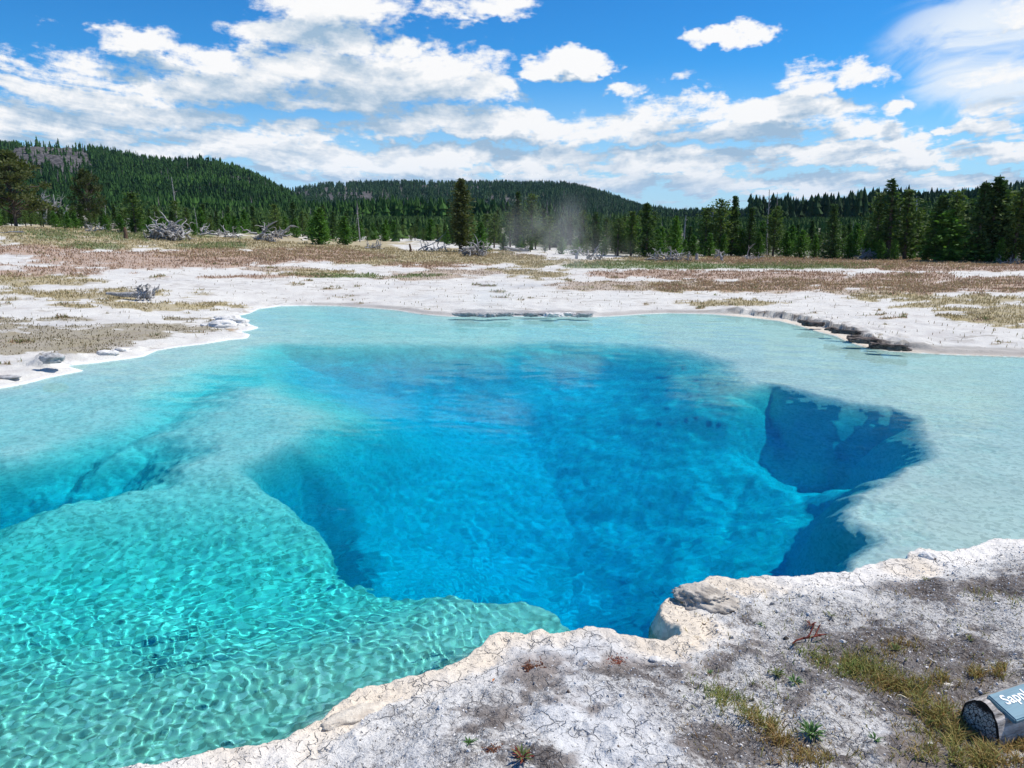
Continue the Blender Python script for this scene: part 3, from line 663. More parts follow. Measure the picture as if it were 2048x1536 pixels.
M_DARK = mat_leaf('spruce_needles', (.022,.056,.019), (.090,.155,.044)); M_PINE = mat_leaf('pine_needles', (.034,.076,.020), (.14,.20,.050)); M_YOUNG = mat_leaf('young_pine_needles', (.036,.110,.018), (.13,.26,.042))
M_OLD = mat_leaf('olive_pine_needles', (.024,.040,.014), (.15,.165,.060))
def tube(pts, rad, sides=6, cap=True):
    pts = np.array(pts, float); rad = np.array(rad, float); n = len(pts)
    tg = np.gradient(pts, axis=0); tg /= np.linalg.norm(tg, axis=1)[:, None]+1e-9
    ref = np.array((0, 0, 1.0)) if abs(tg[0][2]) < .9 else np.array((1.0, 0, 0))
    co = []
    for i in range(n):
        u = np.cross(tg[i], ref); nu = np.linalg.norm(u)
        u = u/nu if nu > 1e-4 else np.array((1.0, 0, 0)); v = np.cross(tg[i], u)
        for k in range(sides):
            a = k*2*math.pi/sides; co.append(pts[i]+rad[i]*(math.cos(a)*u+math.sin(a)*v))
    fa = [(i*sides+k, i*sides+(k+1) % sides, (i+1)*sides+(k+1) % sides, (i+1)*sides+k) for i in range(n-1) for k in range(sides)]
    return np.array(co), np.array(fa)
class Bag:
    def __init__(s): s.c, s.f, s.t, s.o = [], [], [], 0
    def add(s, co, fa, tone=0.5):
        s.c.append(np.asarray(co, float)); s.f.append(np.asarray(fa)+s.o); s.t.append(np.full(len(co), tone) if np.isscalar(tone) else tone); s.o += len(co)
    def mesh(s, name, m, smooth=True):
        fs = {}
        for f in s.f: fs.setdefault(f.shape[1], []).append(f)
        return mesh_from(name, np.concatenate(s.c), [np.concatenate(v) for v in fs.values()], [m], smooth, {'tone': np.concatenate(s.t)})
def sprays(cen, dirs, ln, wd, rg):
    """pointed needle sprays as two-triangle kites"""
    n = len(cen); d = dirs/(np.linalg.norm(dirs, axis=1)[:, None]+1e-9)
    u = rg.normal(0, 1, (n, 3)); s = np.cross(d, u); s /= np.linalg.norm(s, axis=1)[:, None]+1e-9
    L = ln[:, None]; W_ = wd[:, None]
    a = cen-d*L*.5; b = cen+d*L*.08+s*W_; c = cen+d*L*.5; e = cen+d*L*.08-s*W_
    co = np.stack([a, b, c, e], 1).reshape(-1, 3); fa = np.arange(4*n).reshape(n, 4)
    return co, fa, np.repeat(rg.random(n), 4)
def conifer_meshes(kind, seed, H=5.0):
    rg = np.random.default_rng(seed); tr = Bag(); cr = Bag()
    lean = rg.normal(0, .02, 2)
    zt = np.linspace(0, 1, 7); tp = np.stack([lean[0]*zt*H+.02*H*np.sin(zt*4+seed)*.3, lean[1]*zt*H, zt*H], -1)
    tr.add(*tube(tp, .022*H*(1-zt)**.8*.9+.004*H, 6))
    C_, D_, L_, W_ = [], [], [], []
    def limb(z, a, l, droop, n, sz):
        base = np.array((np.interp(z/H, zt, tp[:, 0]), np.interp(z/H, zt, tp[:, 1]), z)); t = np.linspace(.12, 1, n)
        d = np.array((math.cos(a), math.sin(a), 0))
        pts = base+d*l*t[:, None]; pts[:, 2] += l*(droop*t-.0+(.25 if kind != 'spruce' else .10)*t*t)
        pts = pts+rg.normal(0, .035*l+.01*H, pts.shape)
        C_.append(pts); dd = np.tile(d, (n, 1))+rg.normal(0, .55, (n, 3)); dd[:, 2] += .12; D_.append(dd)
        L_.append(sz*rg.uniform(.7, 1.3, n)*(1.15-.4*t)); W_.append(sz*rg.uniform(.16, .30, n))
    if kind == 'spruce':
        z = .06*H
        while z < .97*H:
            f = z/H; R = H*.20*(1-f)**.75*rg.uniform(.7, 1.15)+.012*H
            for a in rg.uniform(0, 6.28, rg.integers(6, 10)): limb(z, a, R*rg.uniform(.55, 1.15), -.25+.35*f, 9, .055*H)
            z += H*.030*rg.uniform(.7, 1.3)
    elif kind == 'pine':
        z = rg.uniform(.12, .22)*H
        while z < .97*H:
            f = z/H; R = H*.22*(math.sin(min(1, (1-f)*1.9)*math.pi/2))**.9*rg.uniform(.45, 1.2)+.02*H
            for a in rg.uniform(0, 6.28, rg.integers(5, 8)): limb(z, a, R*rg.uniform(.5, 1.2), .05+.25*f, 11, .055*H)
            z += H*.042*rg.uniform(.6, 1.5)
    elif kind == 'young':
        z = .01*H
        while z < .98*H:
            f = z/H; R = H*.33*(1-f)**.8*rg.uniform(.75, 1.15)+.02*H
            for a in rg.uniform(0, 6.28, 9): limb(z, a, R*rg.uniform(.5, 1.1), .25, 9, .075*H)
            z += H*.045*rg.uniform(.8, 1.2)
    elif kind == 'broad':        # the old wide pine: several clumped limbs
        for k in range(74):
            f = rg.uniform(.22, .99); a = rg.uniform(0, 6.28); prof = math.sin(min(1, (1-f)*1.5+.12)*math.pi/2)
            R = H*.50*prof*rg.uniform(.35, 1.0)
            p1 = np.array((R*math.cos(a), R*math.sin(a), f*H))
            tr.add(*tube([(0, 0, max(.1, f-.14)*H), p1*(.55, .55, 1)-(0, 0, .03*H), p1], [.012*H, .007*H, .003*H], 4))
            m = 60; q = rg.normal(0, 1, (m, 3)); q /= np.linalg.norm(q, axis=1)[:, None]; q *= (rg.random(m)**.4)[:, None]*np.array((.105, .105, .055))*H
            C_.append(p1+q); D_.append(q+rg.normal(0, .02*H, q.shape)+(0, 0, .03*H)); L_.append(.050*H*rg.uniform(.6, 1.3, m)); W_.append(.013*H*rg.uniform(.7, 1.3, m))
    elif kind == 'flag':         # tall, thin and gappy
        for f in np.linspace(.25, .97, 16):
            for a in rg.uniform(0, 6.28, 5): limb(f*H, a, H*.15*(1.15-f)*rg.uniform(.3, 1.3), .0, 9, .05*H)
    elif kind == 'column':       # the tall dense pine by the middle of the meadow
        z = .10*H
        while z < .985*H:
            f = z/H; R = H*.165*math.sin(min(1, (1-f)*1.6+.10)*math.pi/2)*rg.uniform(.75, 1.2)
            for a in rg.uniform(0, 6.28, 10): limb(z, a, R*rg.uniform(.5, 1.15), -.08, 12, .045*H)
            z += H*.026
    c, f, t = sprays(np.concatenate(C_), np.concatenate(D_), np.concatenate(L_), np.concatenate(W_), rg)
    cr.add(c, f, t)
    leaf = {'spruce': M_DARK, 'pine': M_PINE, 'young': M_YOUNG, 'broad': M_OLD, 'flag': M_DARK, 'column': M_OLD}[kind]
    return tr.mesh('trunk', M_BARK), cr.mesh('crown', leaf, False), H
PROTO = {k: [conifer_meshes(k, 200+10*i+len(k)) for i in range(n)] for k, n in (('spruce', 5), ('pine', 5), ('young', 4), ('broad', 2), ('flag', 2), ('column', 1))}
def conifer(px, py, hpx, kind, label, group=None, wide=1.0, name='conifer', var=None, loc=None, turn=None):
    x, y, z = land(px, py) if loc is None else loc
    d = math.hypot(y, 0); h = hpx/FPX*(y*math.cos(PITCH)+ (CAM_H-z)*math.sin(PITCH))/math.cos(PITCH)
    tm, cm, H = PROTO[kind][rnd.randrange(len(PROTO[kind])) if var is None else var]
    t = thing(name, label, 'tree', (x, y, z-.03), rnd.uniform(0, 6.28) if turn is None else turn, group); s = h/H; wide *= 1.18 if kind != 'broad' else 1; t.scale = (s*wide, s*wide, s)
    link('trunk', tm, t); link('crown', cm, t)
    return t
NOTABLE = [
 (32,453,140,'broad','big old round-crowned pine at the left end of the meadow, sunlit olive top',1.0),
 (182,458,112,'broad','dark broad pine behind the dead roots left of the brown stump',.62),
 (-22,452,110,'broad','dark pine cut by the left picture edge beside the big round pine',.8),
 (272,467,82,'pine','yellowish green pine standing directly left of the tallest driftwood tangle',1.25),
 (640,490,72,'young','dense dark green bushy pine with branches reaching the ground, centre left',1.2),
 (690,490,56,'young','paler airy bushy pine leaning against the right side of the dark bushy pine',1.1),
 (553,472,62,'pine','olive pine right behind the forked driftwood left of the bushy pines',1.15),
 (922,503,138,'column','tallest dark pine standing alone at the middle of the meadow',1.0),
 (1063,500,108,'pine','grey green round-topped pine right of the tall middle pine, seen through steam',1.0),
 (1036,498,112,'spruce','narrow dark spruce just left of the pine in the steam',.7),
 (962,505,58,'young','bushy low pine right of the tall middle pine behind the root tangle',1.1),
 (1292,514,106,'spruce','pointed dark spruce rising above its neighbours at the centre right',1.05),
 (1262,512,86,'pine','yellowish green pine directly left of the pointed dark spruce',1.0),
 (1350,514,80,'young','bright green young pine in front of the gap with the far pale meadow',.75),
 (1410,512,96,'pine','round dark pine at the left end of the clustered crowns',1.0),
 (1440,512,112,'pine','tall round-headed pine in the middle of the crown cluster',.95),
 (1462,512,116,'spruce','pointed spruce poking up behind the round-headed pine cluster',.8),
 (1497,513,96,'spruce','slim pointed spruce right of the round-headed cluster',.9),
 (1545,514,100,'pine','pine with a broken open top beside the thin silver snag',.9),
 (1662,518,108,'spruce','pointed dark spruce left of the middle of the right wood',1.0),
 (1750,518,130,'pine','dense tall pine left of the flag-topped pine',.9),
 (1774,518,152,'flag','flag-topped thin tree standing out over the right wood',1.3),
 (1808,520,134,'pine','wide dark pine right of the flag-topped tree',1.05),
 (1952,524,156,'spruce','tall pointed spruce first of the high trees near the right edge',1.0),
 (1979,524,166,'spruce','highest pointed spruce near the right edge',1.0),
 (1992,524,158,'spruce','slim spruce touching the right side of the highest one',.8),
 (2022,526,148,'pine','broad dark pine next to the right picture edge',1.1),
 (2045,526,140,'pine','dark pine cut by the right picture edge',1.1),
 (1895,524,100,'young','large round bright green pine bush at the foot of the right wood',1.5),
 (1235,512,74,'pine','rounded pine at the left end of the right wood next to the steam',1.2),
 (1900,523,138,'pine','medium pine left of the high spruces near the right edge',1.0),
 (1870,523,128,'spruce','spruce behind the leaning pale snags',1.0),
]
for px, py, h, k, lab, w in NOTABLE: conifer(px, py, h, k, lab, None, w)
SECT = [(-120, 150, 'behind the far left round pine'), (150, 330, 'left of the tallest driftwood tangle'), (330, 480, 'right of the tallest driftwood tangle'),
 (480, 620, 'behind the spiky root tangle'), (620, 760, 'behind the two bushy pines'), (760, 890, 'left of the tall middle pine'), (890, 1060, 'behind the tall middle pine'),
 (1060, 1200, 'behind the steam'), (1200, 1330, 'around the pointed dark spruce'), (1330, 1480, 'around the round-headed pine cluster'), (1480, 1640, 'right of the tufted thin snag'),
 (1640, 1760, 'left of the flag-topped tree'), (1760, 1880, 'right of the flag-topped tree'), (1880, 2170, 'by the right picture edge')]
ORD = ['leftmost', 'second', 'third', 'fourth', 'fifth', 'sixth', 'seventh', 'eighth', 'ninth', 'tenth', 'eleventh', 'twelfth', 'thirteenth']
def build_tree_line():
    rg = random.Random(31)
    for (a, b, where) in SECT:
        n = int((b-a)/2330*255)
        for i in range(n):
            px = a+(b-a)*(i+rg.random())/n; base = float(np.interp(px, bx_, by_)); can = float(np.interp(px, cx_, cy_))
            right = px > 1180; row = i % 3
            if row == 0: kind = 'young' if rg.random() < .75 else 'pine'; top = base-rg.uniform(30, 58)*(1.0 if right else .75); back = rg.uniform(0, 2.0); lab = 'low bright young pine, %s in the front row '
            elif row == 1: kind = rg.choice(['pine', 'young', 'spruce']); top = base-rg.uniform(.55, .85)*(base-can); back = rg.uniform(3, 9); lab = 'middling green conifer, %s in the second row '
            else: kind = rg.choice(['spruce', 'pine', 'spruce']); top = can+rg.uniform(-2, 26); back = rg.uniform(8, 22); lab = 'tall dark conifer, %s in the back row '
            x, y, z = land(px, base); f = (y+back)/y; x, y = x*f, y*f; z = ground_z(x, y)
            E = TE(px, top)[1]; h = max(1.2, E*y+CAM_H-z)
            hp = h/((y*math.cos(PITCH)+(CAM_H-z)*math.sin(PITCH))/math.cos(PITCH))*FPX
            conifer(px, base, hp, kind, (lab % ORD[i//3])+where, ['young pines', 'second row conifers', 'back row conifers'][row]+' '+where, rg.uniform(.85, 1.2), loc=(x, y, z))
build_tree_line()
# ------------------------------------------------------------------ dead wood
def walk(rg, p, d, ln, n, wander, grav=0.0):
    pts = [np.array(p, float)]; d = np.array(d, float); d /= np.linalg.norm(d)
    for i in range(n):
        d = d+rg.normal(0, wander, 3)+np.array((0, 0, grav)); d /= np.linalg.norm(d); pts.append(pts[-1]+d*ln/n)
        if pts[-1][2] < .02: pts[-1][2] = .02; d[2] = abs(d[2])
    return pts
def limbed(bag, rg, p, d, ln, r, wander=.28, kids=3, grav=.0, depth=2, sides=5):
    pts = walk(rg, p, d, ln, 8, wander, grav); t = np.linspace(0, 1, len(pts)); bag.add(*tube(pts, r*(1-.85*t)+.004, sides))
    if depth > 0:
        for _ in range(kids):
            i = int(rg.integers(2, 7)); dd = np.array(pts[i+1])-np.array(pts[i]); dd = dd/np.linalg.norm(dd)+rg.normal(0, .75, 3)
            limbed(bag, rg, pts[i], dd, ln*rg.uniform(.35, .65), r*(1-.85*t[i])*.7, wander*1.15, max(1, kids-1), grav, depth-1, 4)
def deadwood(px, py, w_px, h_px, label, kind='tangle', seed=0, dens=1.0, m=None, turn=0.0):
    x, y, z = land(px, py); k = y/math.cos(PITCH)/FPX*1.02; W = w_px*k; H = h_px*k; rg = np.random.default_rng(seed+900); m = m or M_DEAD
    t = thing({'tangle': 'driftwood', 'arch': 'dead_tree', 'log': 'fallen_log', 'snag': 'snag', 'stub': 'stump'}[kind], label, {'tangle': 'driftwood', 'arch': 'dead tree', 'log': 'log', 'snag': 'dead tree', 'stub': 'stump'}[kind], (x, y, z), turn)
    a = Bag(); b = Bag()
    if kind == 'tangle':
        limbed(a, rg, (-.45*W, 0, .12*H), (1, .1, .25), W*.9, .09*H, .22, 2, 0, 1, 6)
        for i in range(int(17*dens)):
            p = (rg.uniform(-.38, .38)*W, rg.uniform(-.15, .15)*W, rg.uniform(.03, .35)*H); d = rg.normal(0, 1, 3); d[2] = abs(d[2])*.8
            limbed(b, rg, p, d, rg.uniform(.4, 1.0)*max(H, W*.5), .040*H+.014, .42, 2, 0, 1, 4)
    elif kind == 'arch':
        s = 1 if seed % 2 else -1
        pts = [(-.12*W*s, 0, 0), (-.10*W*s, 0, .25*H), (0, 0, .48*H), (.16*W*s, 0, .50*H), (.30*W*s, 0, .34*H), (.42*W*s, .05*W, .22*H)]
        a.add(*tube(pts, [.13*H, .11*H, .095*H, .08*H, .055*H, .03*H], 6))
        for q, dd, l in ((pts[1], (-.9*s, .1, .7), .62), (pts[2], (-.8*s, .2, .9), .6), (pts[2], (.1*s, -.2, 1), .5), (pts[3], (.3*s, .2, 1), .52), (pts[3], (.9*s, .1, .6), .45), (pts[4], (.8*s, .1, .7), .35)):
            limbed(b, rg, q, dd, l*max(W, H)*.85, .055*H, .30, 3, .02, 2, 4)
    elif kind == 'log':
        pts = walk(rg, (-.5*W, 0, H*.5), (1, .05, -.16), W*.8, 9, .07); pts = [np.array((q[0], q[1], max(.12*H, min(q[2], .6*H)))) for q in pts]; tt = np.linspace(0, 1, len(pts)); a.add(*tube(pts, H*(.10+.22*tt), 7))
        for i in range(int(20*dens)):
            limbed(b, rg, pts[-1-(i % 3)], rg.normal(0, 1, 3)+(.35, 0, .45), rg.uniform(.5, 1.1)*H, .10*H, .45, 2, 0, 1, 4)
    elif kind == 'snag':
        pts = walk(rg, (0, 0, 0), (rg.normal(0, .03), 0, 1), H, 7, .018); tt = np.linspace(0, 1, len(pts)); a.add(*tube(pts, W*.5*(1-.72*tt), 6))
        for i in range(int(14*dens)):
            j = int(rg.integers(2, 7)); limbed(b, rg, pts[j], (rg.normal(), rg.normal(), .2), H*rg.uniform(.03, .09), W*.12, .3, 0, 0, 0, 3)
    else:
        pts = walk(rg, (0, 0, -.02), (.04, 0, 1), H, 4, .05); a.add(*tube(pts, [W*.55, W*.42, W*.38, W*.38, W*.25], 8))
        for i in range(5): limbed(b, rg, (0, 0, .08*H), (math.cos(i*1.3), math.sin(i*1.3), .1), W*.8, W*.12, .3, 0, -.05, 0, 4)
    link('trunk', a.mesh('trunk', m), t)
    link('branches' if kind in ('snag', 'arch') else 'roots' if kind in ('stub', 'log') else 'branch_tangle', b.mesh('branches', m), t)
    return t
DW = [
 (98,450,88,48,'arch','bleached dead tree arching over the grass right of the big round pine',1,1),
 (168,457,60,44,'arch','spiky bleached dead tree second from the left, behind a small shrub',2,1),
 (190,463,40,22,'tangle','bleached roots at the foot of the dark broad pine on the left',3,.7),
 (232,460,60,30,'tangle','long tangle of brownish grey branches left of the brown stump',4,.8),
 (340,481,76,58,'tangle','largest and tallest driftwood tangle on the left side of the meadow',6,2.6),
 (430,474,60,34,'tangle','low forked driftwood right of the tallest tangle',8,.8),
 (462,476,30,20,'tangle','small dark root clump right of the low forked driftwood',9,.5),
 (541,484,66,46,'tangle','spiky root tangle on white ground left of the bushy pines',10,1.4),
 (586,465,34,12,'log','short fallen log on white ground behind the bushy pine',11,.4),
 (746,499,34,20,'tangle','small dark root clump alone in the meadow right of the bushy pines',12,.9),
 (868,502,66,13,'tangle','flat low heap of grey branches left of the tall middle pine',14,.8),
 (948,511,50,38,'tangle','dense round root tangle at the foot of the tall middle pine',15,1.9),
 (1040,503,60,16,'log','thin log leaning by a small shrub in the steam',16,.5),
 (1156,518,26,26,'arch','pale forked stump at the right side of the steam',17,1),
 (1192,520,40,26,'tangle','dark branch tangle right of the pale forked stump',18,.8),
 (1322,522,52,30,'tangle','driftwood heap with an upright prong at centre right',19,1.2),
 (1364,523,44,26,'tangle','driftwood heap with a slanting pale branch at centre right',20,1.1),
 (1393,521,8,14,'stub','small pale stub right of the paired driftwood heaps',21,1),
 (1440,522,26,24,'arch','Y-shaped dead branch standing in the red meadow',22,1),
 (1507,520,32,14,'tangle','low driftwood heap beside a white bare strip',23,.9),
 (1738,519,38,24,'tangle','pale rounded driftwood pile in front of the right wood',24,1.8),
 (2020,528,46,14,'tangle','dark low driftwood at the foot of the right wood by the picture edge',25,.7),
 (268,600,104,26,'log','nearest driftwood, a bleached root end trunk lying on the white ground left of the pool',26,1.5),
 (30,463,60,5,'log','thin branch lying on white ground under the big round pine',28,.3),
]
for (px, py, w, h, k, lab, sd, dn) in DW: deadwood(px, py, w, h, lab, k, sd, dn)
deadwood(252,477,9,22,'short reddish brown stump standing in the grass','stub',5,1,M_BROWN)
deadwood(822,504,5,16,'dark leaning stub standing alone left of the tall middle pine','stub',13,1,M_BROWN)
for (px, py, w, h, lab, sd) in [(357,462,3,98,'tall thin silver snag right beside the tallest driftwood tangle',31),(1424,500,3,86,'very thin silver snag in front of the round-headed pine cluster',32),
 (1366,500,5,64,'short thick pale snag standing in the gap of the tree line',33),(1533,512,4,122,'thin dark snag with a tufted top overtopping the right wood',34),
 (1828,505,4,104,'left one of the pale leaning snags in the right wood',35),(1886,505,4,100,'right one of the pale leaning snags in the right wood',36),
 (213,460,2,46,'faint short snag left of the brown stump',37),(395,470,2,50,'short pale snag right of the tallest tangle',38),(720,484,3,60,'bare trunked snag behind the bushy pines',39),(1795,510,5,90,'greyish snag between the flag-topped tree and the wide pine',40)]:
    deadwood(px, py, w, h, lab, 'snag', sd, 1)

# ------------------------------------------------------------------ meadow plants, gravel and grass (nobody could count them)
def mat_blade(name):
    m, n, b = mat(name); c = n.attr('tint', 'Color'); n.put(b.inputs['Base Color'], c); b.inputs['Roughness'].default_value = .7; b.inputs['Specular IOR Level'].default_value = .25
    tr = n.new('ShaderNodeBsdfTranslucent'); n.put(tr.inputs[0], c); mx = n.new('ShaderNodeMixShader'); mx.inputs[0].default_value = .3
    out = [q for q in m.node_tree.nodes if q.type == 'OUTPUT_MATERIAL'][0]
    n.put(mx.inputs[1], b.outputs[0]); n.put(mx.inputs[2], tr.outputs[0]); n.put(out.inputs[0], mx.outputs[0]); return m
M_BLADE = mat_blade('grass_blades')
def blades(x, y, z, h, w, col, rg, lean=.35):
    """single bent blades: 5 verts, a quad and a tip"""
    n = len(x); a = rg.uniform(0, 6.28, n); b = rg.uniform(0, 6.28, n); L = h*lean*rg.uniform(.2, 1.6, n)
    ca, sa = np.cos(a)*w/2, np.sin(a)*w/2; lx, ly = np.cos(b)*L, np.sin(b)*L
    P = np.stack([np.stack([x-ca, y-sa, z], -1), np.stack([x+ca, y+sa, z], -1), np.stack([x+ca*.8+lx*.35, y+sa*.8+ly*.35, z+h*.6], -1),
                  np.stack([x-ca*.8+lx*.35, y-sa*.8+ly*.35, z+h*.6], -1), np.stack([x+lx, y+ly, z+h*rg.uniform(.75, 1.05, n)], -1)], 1).reshape(-1, 3)
    o = (np.arange(n)*5)[:, None]
    return P, o+np.array([[0, 1, 2, 3]]), o+np.array([[3, 2, 4]]), np.repeat(col, 5, 0)
def build_meadow():
    rg = np.random.default_rng(21); n = 620000
    r = np.exp(rg.uniform(math.log(10.5), math.log(62), n)); az = rg.uniform(-.66, .66, n); x, y = r*np.sin(az), r*np.cos(az)
    z, s = terrain(x, y, False); pm = patch_masks(x, y, z); k0 = s > .35
    out = []
    COL = {'dry': ((.34,.26,.12), (.56,.46,.26)), 'green': ((.13,.19,.05), (.28,.34,.12)), 'red': ((.29,.15,.085), (.54,.40,.26)), 'tan': ((.34,.24,.16), (.50,.40,.30)), 'mat': ((.16,.125,.06), (.33,.27,.15))}
    P, F4, F3, Cc, off = [], [], [], [], 0
    cl = fbm(x, y, 1.3, 3, 151)
    for k, (c0, c1) in COL.items():
        p = pm[k]*{'dry': .52, 'green': .55, 'red': .42, 'tan': .30, 'mat': .30}[k]*np.clip(.75+.9*cl, .1, 1)
        i = np.where((rg.random(n) < p) & k0)[0]; m = len(i)
        if not m: continue
        t = rg.random(m)[:, None]; c = np.array(c0)*(1-t)+np.array(c1)*t
        h = rg.uniform(.03, .085, m)*(1+.02*(r[i]-10))*(.7 if k in ('tan', 'mat') else 1)
        a, b, d, e = blades(x[i], y[i], z[i]-.01, h, .003+.0009*r[i]*rg.uniform(.5, 1.2, m), c, rg)
        P.append(a); F4.append(b+off); F3.append(d+off); Cc.append(e); off += len(a)
    # scattered straws over the bare crust
    i = np.where((rg.random(n) < .012*np.clip(.6+1.2*cl, 0, 1)) & k0)[0]; m = len(i); t = rg.random(m)[:, None]
    a, b, d, e = blades(x[i], y[i], z[i]-.01, rg.uniform(.04, .12, m), .004+.0006*r[i], np.array((.20,.13,.07))*(1-t)+np.array((.42,.36,.20))*t, rg)
    P.append(a); F4.append(b+off); F3.append(d+off); Cc.append(e)
    me = mesh_from('meadow_grass', np.concatenate(P), [np.concatenate(F4), np.concatenate(F3)], [M_BLADE], False, {'tint': np.concatenate(Cc)})
    tag(link('meadow_grass', me), kind='stuff')
build_meadow()
GRASS = [(1480,1420,70,22,30,1.0),(1540,1460,60,22,38,1.1),(1590,1500,70,20,30,.6),(1650,1325,40,14,28,.9),(1730,1345,80,24,20,1.3),(1690,1335,50,14,0,.8),(1780,1370,60,20,25,1.0),(1840,1400,55,22,30,.9),(1880,1430,50,26,40,1.1),
 (1900,1480,40,30,60,1.0),(1930,1505,60,26,20,1.6),(1945,1490,40,18,40,1.6),(1985,1508,60,14,0,2.0),(1990,1515,70,22,0,1.4),(2040,1490,40,30,0,1.0),(1900,1360,90,14,-8,1.1),(1990,1345,80,12,-6,1.2),(1800,1290,40,14,10,.5),(1870,1440,60,30,0,.5),
 (1440,1400,40,10,30,.5),(1530,1380,60,14,10,.12),(1620,1520,90,12,0,.35),(1860,1510,60,18,10,.5),(2000,1200,60,14,10,.35),(1760,1310,60,18,0,.3)]
def near_pt(px, py):
    """photo pixels to the near bank, vectorised"""
    z = np.full(np.shape(px), .2); u, v = (px-1024)/FPX, -(py-768)/FPX
    b, c = math.cos(PITCH)+v*math.sin(PITCH), -math.sin(PITCH)+v*math.cos(PITCH)
    for _ in range(4):
        t = (z-CAM_H)/c; x, y = u*t, b*t; z = terrain(x, y, False)[0]
    t = (z-CAM_H)/c; return u*t, b*t, z
def build_near_grass():
    rg = np.random.default_rng(22); X, Y, D = [], [], []
    for (px, py, rx, ry, rot, q) in GRASS:
        n = int(rx*ry*q*.46); a = rg.normal(0, .62, n); b = rg.normal(0, .62, n); cl_ = fbm(px+a*rx, py+b*ry, .045, 3, 162) > -.12; a, b = a[cl_], b[cl_]; n = len(a); c, s = math.cos(math.radians(rot)), math.sin(math.radians(rot))
        X.append(px+a*rx*c-b*ry*s); Y.append(py+a*rx*s+b*ry*c); D.append(rg.uniform(.8, 1.2, n))
    n = 1500; X.append(rg.uniform(1350, 2048, n)); Y.append(rg.uniform(1180, 1536, n)); D.append(np.full(n, .55))
    px, py = np.concatenate(X), np.concatenate(Y); x, y, z = near_pt(px, py); n = len(x)
    t = np.clip(.30+.75*fbm(x, y, 2.2, 3, 161)+rg.normal(0, .28, n), 0, 1)[:, None]; t2 = rg.random(n)[:, None]
    c = (np.array((.36,.25,.09))*(1-t2)+np.array((.17,.085,.035))*t2)*(1-t)+(np.array((.10,.16,.035))*(1-t2)+np.array((.24,.28,.08))*t2)*t
    a, b, d, e = blades(x, y, z-.004, rg.uniform(.022, .062, n)*np.concatenate(D), rg.uniform(.003, .0065, n), c*1.45, rg, .9)
    tag(link('bank_grass', mesh_from('bank_grass', a, [b, d], [M_BLADE], False, {'tint': e})), kind='stuff')
build_near_grass()
def build_gravel():
    rg = np.random.default_rng(23); n = 60000
    y = np.sqrt(rg.uniform(2.3**2, 7.0**2, n)); x = rg.uniform(-2.6, 5.6, n); k = np.abs(x) < .78*y+.3; x, y = x[k], y[k]
    z, s = terrain(x, y, False); cl = fbm(x, y, 1.15, 4, 82); k = (s > .16) & (rg.random(len(x)) < np.clip(.75-1.0*cl, .12, 1)) & (np.hypot(x, y) < 9.2)
    x, y, z = x[k], y[k], z[k]; n = len(x)
    sz = .0035*np.exp(rg.normal(0, .5, n))+.0015; sz[rg.random(n) < .008] *= 2.8
    A = rg.uniform(0, 6.28, n); co = []
    base = [(-1, 0), (-.3, .8), (.7, .6), (1, -.1), (.2, -.9)]
    for (bx, by) in base:
        q = rg.uniform(.6, 1.2, n); co.append(np.stack([x+sz*q*(bx*np.cos(A)-by*np.sin(A)*.7), y+sz*q*(bx*np.sin(A)+by*np.cos(A)*.7), z-.002+0*x], -1))
    top = rg.uniform(.25, .8, n)*sz
    for (bx, by) in base:
        q = rg.uniform(.35, .75, n); co.append(np.stack([x+sz*q*(bx*np.cos(A)-by*np.sin(A)*.7), y+sz*q*(bx*np.sin(A)+by*np.cos(A)*.7), z+top*rg.uniform(.7, 1.2, n)], -1))
    co = np.stack(co, 1).reshape(-1, 3); o = (np.arange(n)*10)[:, None]
    f4 = np.concatenate([o+np.array([[i, (i+1) % 5, 5+(i+1) % 5, 5+i]]) for i in range(5)]); f5 = o+np.array([[5, 6, 7, 8, 9]])
    t = rg.random(n); c = np.where((t < .72)[:, None], np.array((.72,.70,.68))*rg.uniform(.8, 1.08, n)[:, None], np.where((t < .9)[:, None], np.array((.36,.345,.33)), np.array((.12,.085,.065))))
    m, nn, b = mat('flake_stone'); nn.put(b.inputs['Base Color'], nn.attr('tint', 'Color')); b.inputs['Roughness'].default_value = .85
    tag(link('gravel', mesh_from('gravel', co, [f4, f5], [m], False, {'tint': np.repeat(c, 10, 0)})), kind='stuff')
build_gravel()
